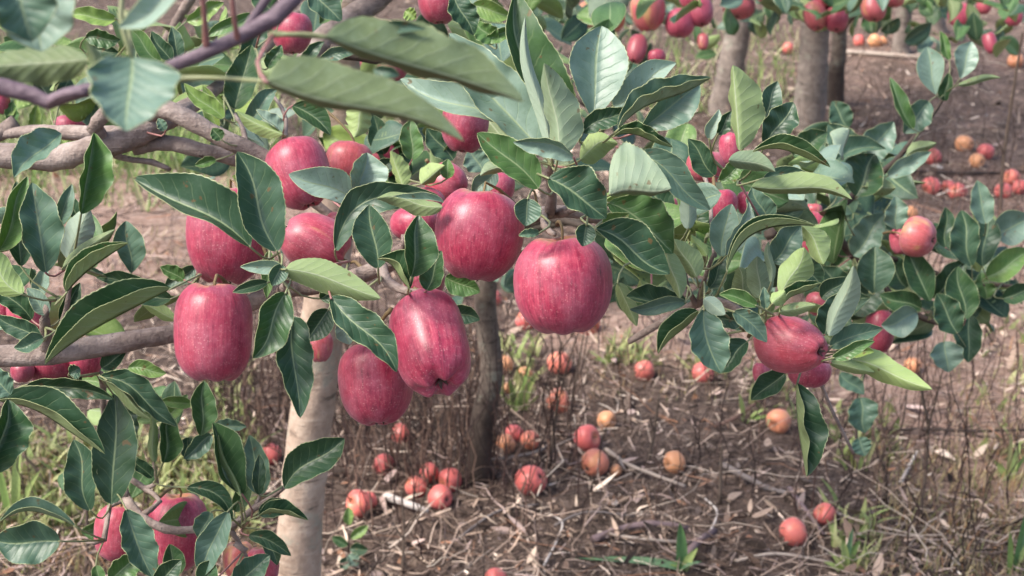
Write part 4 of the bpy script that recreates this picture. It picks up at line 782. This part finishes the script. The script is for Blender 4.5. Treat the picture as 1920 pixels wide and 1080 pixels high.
for a in [
 (1386, 282, 1374, 122, 0, 10, 50, 'b', .55, 1.17, 0, .5), (1430, 226, 1458, 152, 0, 18, 24, 't', .3, 1.25), (1432, 278, 1488, 192, 0, 28, 26, 't', .45, 1.22, 0, .6), (1346, 252, 1372, 208, 0, 10, 13, 't', .45, 1.24), (1330, 262, 1348, 205, 0, 12, 12, 't', .02, 1.25),
 (1366, 300, 1454, 322, 6, 22, 14, 'b', .22, 1.16), (1410, 286, 1557, 314, 14, 30, -12, 't', .52, 1.15, 0, .5), (1408, 350, 1598, 374, 10, 28, 10, 'b', .48, 1.17, 0, .45), (1430, 335, 1560, 350, 10, 16, 4, 't', .25, 1.2),
 (1352, 482, 1372, 382, 4, 26, 24, 't', .1, 1.2, 0, .5), (1362, 480, 1404, 378, -4, 8, 22, 't', .04, 1.19), (1362, 512, 1531, 424, 40, 26, -18, 't', .5, 1.12, 0, .5), (1504, 424, 1544, 496, 6, 26, 16, 'b', .6, 1.18, 0, .55),
 (1448, 492, 1502, 424, 0, 26, 30, 't', .32, 1.24), (1466, 562, 1508, 464, 0, 26, 28, 'b', .72, 1.14, 0, .6), (1462, 582, 1541, 530, 6, 22, -10, 't', .55, 1.13, 0, .55), (1460, 584, 1530, 572, 0, 10, 12, 'b', .5, 1.15), (1420, 574, 1348, 552, -4, 10, 16, 't', .72, 1.1), (1448, 570, 1472, 545, 0, 12, 14, 'b', .7, 1.11),
 (1446, 530, 1441, 452, 0, 8, 7, 'b', .3, 1.2), (1425, 560, 1420, 480, 0, 22, 24, 'b', .35, 1.22), (1436, 580, 1432, 538, 0, 9, 9, 't', .25, 1.13), (1546, 628, 1580, 545, 0, 26, 18, 't', .4, 1.2), (1554, 630, 1600, 498, -2, 14, 28, 'b', .06, 1.16, -.02, .45, None, 0),
 (1556, 650, 1656, 616, 4, 22, 16, 't', .32, 1.18), (1560, 672, 1640, 640, 0, 12, 12, 't', .65, 1.16), (1560, 672, 1748, 730, 8, 26, 20, 'b', .85, 1.19, -.03, .42), (1562, 664, 1690, 688, 6, 18, 8, 't', .6, 1.21), (1590, 660, 1640, 660, 0, 10, 9, 't', .95, 1.17), (1556, 680, 1640, 698, 0, 14, 10, 'b', .55, 1.18),
 (1375, 584, 1438, 642, 6, 20, 16, 't', .28, 1.12), (1494, 718, 1512, 894, -6, 50, -14, 't', .42, 1.2, 0, .5, None, 0), (1472, 700, 1408, 750, 0, 18, 24, 't', .46, 1.34), (1312, 584, 1234, 664, 0, -12, 34, 't', .5, 1.12), (1320, 578, 1352, 700, -10, 38, 30, 't', .3, 1.11, 0, .5),
 (1402, 640, 1346, 700, 0, 16, 26, 't', .44, 1.17), (1320, 560, 1360, 590, 0, 14, 14, 'b', .02, 1.1), (1306, 520, 1264, 448, 0, 16, 26, 'b', .45, 1.16), (1330, 540, 1360, 480, 0, 14, 18, 't', .4, 1.24), (1290, 500, 1300, 455, 0, 16, 16, 'b', .6, 1.2),
 (1400, 560, 1385, 500, 0, 20, 22, 'b', .45, 1.25), (1340, 600, 1400, 600, 0, 14, 16, 't', .42, 1.2), (1326, 480, 1296, 440, 0, 10, 9, 'b', .75, 1.2), (1340, 330, 1290, 260, 0, 22, 20, 't', .5, 1.3), (1350, 340, 1400, 300, 0, 16, 16, 't', .75, 1.3),
 (1440, 420, 1410, 350, 0, 22, 24, 't', .3, 1.36), (1300, 420, 1330, 350, 0, 24, 22, 't', .5, 1.36), (1540, 560, 1590, 520, 0, 20, 18, 't', .45, 1.4), (1490, 480, 1540, 540, 0, 26, 20, 't', .45, 1.4), (1260, 400, 1200, 340, 0, 26, 26, 't', .48, 1.4), (1320, 640, 1380, 650, 0, 22, 22, 't', .42, 1.3)]: leaf(RS, *a)

# ================================================================== LOWER LEFT BRANCH
LB = thing('apple_branch', P(300, 960, 1.4), 'drooping leafy branch in the lower left corner with dark leaves', 'branch')
limb(LB, [(236, 935, 1.42, 20), (262, 968, 1.41, 18), (310, 992, 1.40, 17), (350, 994, 1.40, 14), (395, 990, 1.40, 15), (430, 990, 1.4, 14), (465, 962, 1.4, 12), (505, 935, 1.4, 11), (535, 912, 1.39, 9)])
limb(LB, [(236, 935, 1.42, 20), (205, 950, 1.42, 10), (195, 1012, 1.40, 12), (160, 1016, 1.4, 5)], name='twig')
limb(LB, [(460, 965, 1.4, 9), (480, 945, 1.42, 7), (490, 925, 1.42, 6)], name='twig')
limb(LB, [(240, 895, 1.44, 10), (270, 915, 1.44, 12), (300, 940, 1.42, 9), (262, 968, 1.41, 12)], name='twig')
limb(LB, [(270, 915, 1.44, 9), (295, 905, 1.43, 8), (288, 870, 1.42, 6), (300, 800, 1.42, 5)], name='twig')
limb(LB, [(236, 935, 1.42, 20), (215, 860, 1.42, 14), (195, 780, 1.38, 10), (190, 705, 1.34, 14), (150, 690, 1.3, 12)], name='twig')
limb(LB, [(430, 990, 1.4, 10), (455, 1030, 1.42, 9), (480, 1090, 1.44, 9)], name='twig')
limb(LB, [(440, 1018, 1.38, 12), (462, 1034, 1.38, 12)], name='spur')
node(LB, (205, 955, 1.42), (195, 1012, 1.40), (288, 905, 1.42), (455, 990, 1.4), (186, 705, 1.33), (530, 912, 1.39), (460, 1030, 1.42), (40, 740, 1.3), (255, 1050, 1.4), (20, 900, 1.3), (380, 830, 1.4))
for a in [
 (-8, 752, 197, 852, 14, 50, -14, 't', .47, 1.22, -.02, .45), (50, 722, 214, 748, 8, 16, 20, 't', .5, 1.26), (184, 706, 332, 800, 12, 28, 14, 't', .42, 1.28, 0, .45), (200, 712, 284, 786, 0, 6, 12, 'b', .45, 1.27), (170, 958, 138, 824, 0, 34, 28, 't', .46, 1.34, 0, .5),
 (209, 946, 214, 738, -4, 40, 40, 't', .45, 1.33, 0, .45), (-6, 888, 14, 748, 0, 20, 50, 't', .5, 1.1, 0, .5), (142, 988, -6, 984, -26, -8, 26, 't', .22, 1.32, 0, .5), (113, 1015, -14, 1012, 4, 40, 36, 't', .4, 1.31, 0, .45),
 (236, 954, 286, 1082, -4, 34, 26, 't', .35, 1.3, 0, .5), (376, 817, 383, 714, 0, 20, 26, 't', .6, 1.32, 0, .5), (455, 928, 398, 792, 14, 8, 46, 't', .58, 1.31, 0, .5), (452, 930, 410, 815, 4, 10, 4, 'b', .6, 1.30), (396, 814, 344, 860, 0, 20, 14, 't', .3, 1.36), (400, 800, 462, 800, 0, 14, 10, 't', .2, 1.4),
 (306, 868, 318, 772, 0, 12, 28, 't', .6, 1.36), (290, 868, 283, 775, 0, 8, 10, 'b', .5, 1.35), (286, 896, 246, 850, 4, 10, 14, 't', .5, 1.38), (350, 914, 436, 976, 22, 20, 14, 't', .5, 1.33), (428, 958, 378, 1084, -6, 24, 26, 't', .28, 1.28, 0, .5), (490, 928, 468, 815, 0, 24, 24, 't', .35, 1.42), (486, 928, 486, 850, 0, 12, 12, 't', .38, 1.36),
 (533, 916, 646, 822, 6, 36, 28, 't', .5, 1.28, 0, .5), (484, 968, 578, 976, 8, 26, -8, 't', .5, 1.32), (484, 962, 552, 958, 6, 20, 14, 't', .46, 1.36), (466, 1004, 546, 1042, 8, 16, 14, 't', .45, 1.35), (440, 1100, 506, 1040, 0, 26, 22, 't', .4, 1.3), (206, 1090, 262, 1036, 0, 20, 26, 't', .65, 1.34), (262, 1040, 300, 1085, 0, 14, 18, 't', .45, 1.37),
 (362, 758, 298, 752, 0, 10, 12, 't', .82, 1.42), (352, 820, 352, 865, 0, 22, 14, 't', .4, 1.4), (100, 740, 155, 700, 0, 20, 16, 't', .4, 1.3), (310, 790, 352, 740, 0, 16, 12, 't', .75, 1.44), (330, 1080, 318, 1020, 0, 18, 22, 't', .55, 1.42), (290, 1100, 340, 1050, 0, 20, 20, 't', .5, 1.3), (380, 1100, 400, 1050, 0, 22, 20, 't', .5, 1.28), (440, 960, 470, 890, 0, 14, 16, 't', .6, 1.44),
 (500, 1000, 520, 1060, 0, 14, 14, 't', .5, 1.4), (225, 760, 250, 850, 0, 22, 22, 't', .44, 1.36), (180, 1060, 190, 1100, 0, 12, 12, 't', .7, 1.4), (395, 960, 372, 1010, 0, 12, 20, 't', .3, 1.36)]: leaf(LB, *a)

# ================================================================== BLURRED BRANCH AT RIGHT
RB = thing('apple_branch', P(1560, 470, 2.1), 'out of focus leafy branch with dark round leaves at the far right', 'branch')
limb(RB, [(1440, 440, 2.0, 20), (1540, 410, 2.1, 18), (1620, 350, 2.15, 14), (1680, 300, 2.15, 11), (1720, 250, 2.15, 9), (1765, 190, 2.15, 7), (1785, 130, 2.15, 5)], 'bark_dark')
limb(RB, [(1540, 410, 2.1, 18), (1600, 480, 2.15, 15), (1680, 560, 2.15, 12), (1740, 600, 2.15, 11), (1810, 610, 2.15, 8)], 'bark_dark')
limb(RB, [(1600, 480, 2.15, 12), (1700, 490, 2.2, 9), (1800, 530, 2.2, 9), (1880, 535, 2.2, 8), (1960, 545, 2.2, 8)], 'bark_dark')
limb(RB, [(1680, 560, 2.15, 10), (1640, 640, 2.15, 8), (1610, 740, 2.15, 7), (1605, 830, 2.15, 5)], 'bark_dark', 'twig')
node(RB, (1735, 230, 2.15), (1770, 175, 2.15), (1640, 340, 2.15), (1600, 300, 2.12), (1670, 380, 2.15), (1745, 560, 2.15), (1800, 560, 2.15), (1740, 600, 2.15), (1820, 420, 2.2), (1880, 530, 2.2), (1600, 480, 2.15), (1620, 700, 2.15), (1800, 640, 2.15), (1540, 400, 2.1))
for a in [
 (1755, 178, 1738, 88, 0, 26, 24, 't', .1, 2.1, 0, .6), (1800, 148, 1822, 78, 0, 22, 22, 't', .08, 2.1, 0, .6), (1780, 112, 1762, 58, 0, 8, 10, 't', .8, 2.15), (1712, 242, 1668, 145, 4, 8, 18, 't', .62, 2.08), (1796, 160, 1876, 146, 4, 7, 6, 'b', .5, 2.12), (1772, 190, 1778, 136, 0, 14, 10, 't', .6, 2.14),
 (1742, 190, 1694, 250, 0, 26, 20, 't', .22, 2.12), (1620, 300, 1552, 232, 0, 34, 24, 't', .32, 2.1), (1615, 300, 1676, 228, 0, 26, 30, 't', .25, 2.1), (1560, 310, 1662, 280, 16, 26, 8, 't', .25, 2.05), (1605, 368, 1640, 288, 0, 42, 34, 't', .48, 2.06, 0, .5), (1570, 366, 1560, 290, 0, 20, 24, 't', .48, 2.1), (1700, 292, 1756, 268, 4, 12, 10, 'b', .5, 2.1),
 (1664, 330, 1746, 284, 0, 15, 16, 't', .2, 2.06), (1622, 350, 1680, 352, 0, 18, 16, 'b', .45, 2.05), (1486, 292, 1552, 248, 0, 26, 20, 't', .6, 2.0), (1848, 420, 1832, 338, 0, 20, 22, 't', .25, 2.05), (1682, 430, 1678, 368, 0, 20, 22, 't', .15, 2.05), (1774, 465, 1772, 388, 0, 16, 18, 't', .48, 2.1), (1822, 500, 1802, 394, 0, 30, 24, 't', .38, 2.06, 0, .5), (1842, 500, 1852, 400, 0, 26, 26, 't', .44, 2.1, 0, .5),
 (1866, 440, 1935, 408, 0, 30, 32, 't', .14, 2.1), (1850, 520, 1936, 470, 0, 26, 22, 't', .72, 2.1), (1600, 480, 1660, 400, 0, 30, 26, 't', .28, 2.1), (1640, 550, 1640, 462, 0, 32, 36, 't', .42, 2.05, 0, .5), (1744, 565, 1700, 468, 0, 22, 28, 't', .5, 2.02, 0, .5), (1750, 560, 1812, 486, 0, 22, 24, 't', .5, 2.06), (1810, 600, 1795, 500, 0, 26, 30, 't', .52, 2.02, 0, .5), (1795, 625, 1756, 550, 0, 24, 28, 't', .5, 2.0),
 (1728, 580, 1650, 552, 0, 20, 22, 't', .5, 2.03), (1720, 585, 1652, 610, 4, 30, 20, 't', .12, 2.0), (1818, 590, 1815, 680, 0, 24, 26, 't', .5, 2.05), (1770, 640, 1778, 698, 0, 32, 26, 't', .2, 2.03), (1612, 745, 1622, 812, 0, 28, 26, 't', .28, 2.1), (1610, 820, 1622, 855, 0, 18, 18, 't', .25, 2.1), (1575, 700, 1620, 740, 0, 16, 14, 't', .2, 2.1),
 (1590, 560, 1540, 500, 0, 30, 28, 't', .45, 2.1), (1600, 590, 1650, 520, 0, 28, 30, 't', .46, 2.15), (1560, 470, 1520, 420, 0, 24, 26, 't', .4, 2.1), (1700, 540, 1660, 480, 0, 24, 26, 't', .48, 2.2), (1570, 500, 1620, 440, 0, 26, 24, 't', .6, 2.2), (1880, 560, 1940, 540, 0, 18, 16, 't', .5, 2.1), (1850, 560, 1840, 510, 0, 16, 18, 't', .7, 2.2),
 (1590, 240, 1560, 190, 0, 22, 22, 't', .35, 2.3), (1600, 400, 1560, 340, 0, 26, 22, 't', .3, 2.2), (1650, 420, 1700, 400, 0, 18, 18, 't', .5, 2.2), (1590, 660, 1640, 610, 0, 22, 20, 't', .48, 2.1)]: leaf(RB, *a)
fill(RB, 1490, 260, 1710, 640, 75, 2.2, 2.6, .10, [.5, .45, .4, .52, .3]); fill(RB, 1650, 430, 1850, 600, 22, 2.2, 2.5, .09, [.5, .45, .4, .55]); fill(RB, 1840, 400, 1960, 560, 8, 2.1, 2.4, .09, [.3, .5, .7])
fill(UB, 0, 30, 500, 250, 26, 1.5, 1.75, .072, [.85, 1.0, .7, .3, .95]); fill(UB, 560, 180, 960, 330, 12, 1.6, 1.8, .07, [.5, .8, .3, .65])
fill(MB, 0, 360, 330, 640, 14, 1.25, 1.4, .068, [.8, .5, .65, .2, .9]); fill(MB, 1140, 280, 1330, 520, 8, 1.28, 1.4, .075, [.8, .7, .95, .25])
fill(RS, 1230, 230, 1580, 600, 34, 1.58, 1.85, .09, [.5, .7, .3, .8, .45, .15])
fill(LB, 130, 690, 500, 1060, 14, 1.45, 1.6, .06, [.5, .7, .6, .85])
for T in (NT, MT, B1, B2, B3, B4, B5, RB, UB, MB, RS, LB): flush(T)

# ================================================================== HANGING APPLES
A = apple
A(1057, 533, 184, 190, -2, 1.13, -8, 'large round red apple hanging in front at centre, the biggest fruit', (0, 0, 0), 11, .03, 2.3, (1045, 420, 1.16), cal=.6)
A(897, 440, 164, 178, 8, 1.17, -4, 'round pink red apple touching the biggest apple on its upper left', (0, .02, 0), 12, .06, 2.25, (990, 410, 1.2), cal=.6)
A(402, 622, 146, 186, 1, 1.14, 0, 'tall blocky magenta red apple hanging at left over the branch end', (0, .10, 0), 13, .03, 2.9, (430, 540, 1.2), cal=.7)
A(808, 642, 144, 198, -17, 1.14, 32, 'oblong red apple at centre showing its dark eye at the bottom', (0, .02, 0), 14, .03, 3.1, (775, 545, 1.17), lob=2.6)
A(706, 718, 142, 162, -4, 1.21, 12, 'darker red apple hanging lowest in the middle, half behind the oblong one', (0, .18, 0), 15, .10, 2.4, (735, 580, 1.2), cal=.6)
A(428, 440, 152, 192, 4, 1.22, 0, 'large streaky red apple behind the two big dark leaves at left', (0, .0, 0), 16, .08, 2.3, (505, 490, 1.2), lob=1.5)
A(560, 325, 118, 138, -20, 1.42, 5, 'pink streaked apple hanging from the end of the upper branch', (.04, 0, 0), 17, .1, 2.4, (540, 290, 1.43))
A(590, 458, 112, 132, 118, 1.31, 10, 'pink apple lying sideways with yellow green stem end in the middle cluster', (.10, 0, 0), 18, .1, 2.3, (680, 505, 1.22))
A(655, 303, 86, 80, 10, 1.55, 0, 'pale pink apple half hidden above the blue green round leaf', (.30, 0, 0), 19, .05, 2.3, (600, 200, 1.6))
A(838, 345, 76, 78, -60, 1.5, 30, 'bright pink apple with small yellow leaves in front, left above the centre pair', (.08, 0, 0), 20, .05, 2.3, (800, 300, 1.5))
A(795, 385, 80, 70, 0, 1.42, 0, 'pink apple wedged under the bright pink one behind leaves', (.05, .02, 0), 21, .05, 2.3)
A(778, 420, 90, 66, 0, 1.34, 0, 'low pink apple seen between the dark upright leaves in the middle', (0, .03, 0), 22, .05, 2.3)
A(938, 352, 56, 60, 0, 1.35, 0, 'small sliver of pink apple above the round pink red one', (0, 0, 0), 23)
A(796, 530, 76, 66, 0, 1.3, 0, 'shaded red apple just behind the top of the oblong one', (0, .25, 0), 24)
A(872, 236, 88, 102, 5, 1.42, 0, 'dark red striped apple behind the tips of the blurred leaves', (0, .38, 0), 25, .08)
A(825, 3, 84, 84, 0, 1.8, 0, 'red apple cut by the top edge left of centre', (.05, .12, 0), 26)
A(548, 62, 76, 80, 0, 1.75, 0, 'pink red apple in the gap behind the blurred purple twig', (.02, .05, 0), 27)
A(735, 124, 64, 58, 0, 1.8, 0, 'pair of red apple cheeks, the right one, above the blurred big leaf', (0, .05, 0), 28)
A(700, 118, 50, 54, 0, 1.9, 0, 'red apple cheek left of its neighbour above the blurred big leaf', (0, .1, 0), 29)
A(720, 300, 60, 66, 0, 1.75, 0, 'muted mauve red apple behind the round pale leaf', (0, .3, 0), 30)
A(1484, 647, 108, 144, -78, 1.19, 44, 'bright pink oval apple hanging sideways on the right spray', (.04, 0, .25), 31, .16, 2.15, (1405, 630, 1.25))
A(1518, 700, 80, 56, 0, 1.32, 0, 'shaded red apple under the sideways pink one', (0, .2, 0), 32)
A(1428, 700, 34, 44, 0, 1.43, 0, 'small red apple piece left below the sideways pink one', (.05, 0, 0), 33)
A(1326, 312, 76, 62, 10, 1.5, 0, 'orange red apple behind the stalks right above centre', (.25, .05, 0), 34, .05, 2.3, (1340, 360, 1.4))
A(1370, 278, 42, 62, 0, 1.45, 0, 'narrow strip of pink apple beside the upright pale leaf', (0, 0, 0), 35)
A(1352, 385, 62, 62, 0, 1.5, 0, 'red apple with pale leaf tips in front, right of centre', (0, .05, 0), 36)
A(1396, 380, 30, 44, 0, 1.52, 0, 'slim pink apple piece right of the one with pale leaf tips', (0, .0, 0), 37)
A(1256, 388, 30, 40, 0, 1.5, 0, 'small hidden red apple right of the green hero leaves', (0, .05, 0), 38)
A(1528, 440, 54, 92, 0, 1.95, 0, 'blurred tall pink apple behind the arching leaf', (.05, .12, 0), 39)
A(1526, 396, 32, 30, 0, 2.0, 0, 'tiny blurred orange red apple above the tall pink one', (.3, 0, 0), 40)
A(1722, 445, 78, 62, -75, 2.0, 32, 'blurred pink and yellow apple with open eye at right', (.42, 0, 0), 41, .1, 2.4, (1650, 440, 2.1))
A(1688, 452, 40, 52, 0, 2.06, 0, 'blurred pink apple hidden behind the pink and yellow one', (.1, 0, 0), 42)
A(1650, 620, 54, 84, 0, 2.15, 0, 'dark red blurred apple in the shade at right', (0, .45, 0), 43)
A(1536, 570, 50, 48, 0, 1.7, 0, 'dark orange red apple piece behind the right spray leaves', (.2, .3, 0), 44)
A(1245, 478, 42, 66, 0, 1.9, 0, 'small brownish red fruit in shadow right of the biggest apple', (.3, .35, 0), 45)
A(225, 998, 92, 108, 3, 1.47, 0, 'blushed red apple at bottom left, left of the bottom pair', (.08, .05, 0), 46, .04, 2.6, (240, 935, 1.43))
A(333, 998, 112, 150, 4, 1.49, 0, 'big magenta red apple at bottom left, right of the bottom pair', (0, .06, 0), 47, .12, 2.4, (300, 930, 1.43))
A(448, 1052, 62, 74, 0, 1.5, 0, 'pale yellow pink apple behind the bottom leaves', (.55, 0, 0), 48)
A(492, 1066, 62, 84, 0, 1.46, 0, 'pink apple cut by the bottom edge next to the near trunk', (.12, 0, 0), 49)
A(131, 240, 58, 48, 0, 1.75, 0, 'pink apple top peeping over the thick upper branch', (0, 0, 0), 50)
A(-2, 192, 42, 46, 0, 1.6, 0, 'bit of pink apple at the upper left edge', (0, 0, 0), 51)
A(52, 590, 74, 82, 0, 1.3, 0, 'pink red apple behind the stalks above the left branch', (.03, 0, 0), 52)
A(6, 580, 40, 60, 0, 1.32, 0, 'pink red apple cut by the left edge above the branch', (.03, 0, 0), 53)
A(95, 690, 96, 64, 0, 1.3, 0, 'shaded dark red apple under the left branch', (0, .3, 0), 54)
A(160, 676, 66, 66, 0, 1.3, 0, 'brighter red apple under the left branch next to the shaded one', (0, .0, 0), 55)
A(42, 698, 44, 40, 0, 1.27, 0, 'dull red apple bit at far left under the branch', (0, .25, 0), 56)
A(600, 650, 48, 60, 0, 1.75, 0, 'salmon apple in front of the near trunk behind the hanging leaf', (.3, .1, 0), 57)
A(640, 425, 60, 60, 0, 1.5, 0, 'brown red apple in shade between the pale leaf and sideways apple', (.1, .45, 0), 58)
BGA = [(1215, 22, 66, 74, .45, 0, 'large yellow and pink blurred apple hanging at top right of centre'), (1275, 43, 54, 56, 0, .03, 'round crimson blurred apple right of the yellow and pink one'), (1312, 20, 50, 62, 0, .2, 'darker crimson blurred apple overlapping behind the round one'),
 (1295, -5, 44, 44, 0, .1, 'crimson blurred apple cut by the top edge above the round one'), (1194, 92, 38, 60, .2, .25, 'brownish red blurred apple below the yellow and pink one'), (1231, 108, 36, 30, .05, 0, 'pale pink blurred apple lowest in that hanging bunch'), (1100, 28, 44, 50, .95, .35, 'olive green blurred apple at the top centre'),
 (1148, 36, 50, 50, .95, .3, 'second olive green blurred apple beside the yellow and pink one'), (1318, 78, 22, 34, .4, 0, 'little orange blurred apple beside the far left trunk'), (1385, 12, 60, 44, .35, .1, 'orange red apple at the top of the far left trunk'), (1528, 30, 46, 56, .35, .2, 'orange apple at the top of the thickest far trunk'),
 (1568, 36, 48, 48, 0, .15, 'crimson apple at the right of the thickest far trunk'), (1552, -4, 50, 40, .2, .1, 'red apple at the very top above the thickest far trunk'), (1638, 14, 48, 54, .35, .08, 'orange red apple hanging alone right of the thin far trunk'), (1676, 0, 40, 26, .3, .1, 'orange apple cut by the top edge'), (1802, 28, 48, 46, 0, .03, 'round pink red apple hanging at the upper right'),
 (1845, 12, 28, 30, .2, .1, 'small red apple behind leaves at the upper right'), (1900, 32, 34, 34, .05, .05, 'red apple at the top right corner'), (1856, 80, 26, 44, 0, .2, 'slim dark pink apple below the upper right leaves'), (1440, -6, 40, 34, .3, .1, 'red apple cut by the top edge between the far trunks')]
for x, y, w_, h_, ye, dk, lab in BGA:
    A(x, y, w_, h_, random.uniform(-15, 15), 3.6 if x < 1340 else 4.4, random.uniform(-10, 20), lab, (ye, min(.6, dk+.08), 0), shared=AP[random.randrange(6)], group='apples hanging in the far trees')
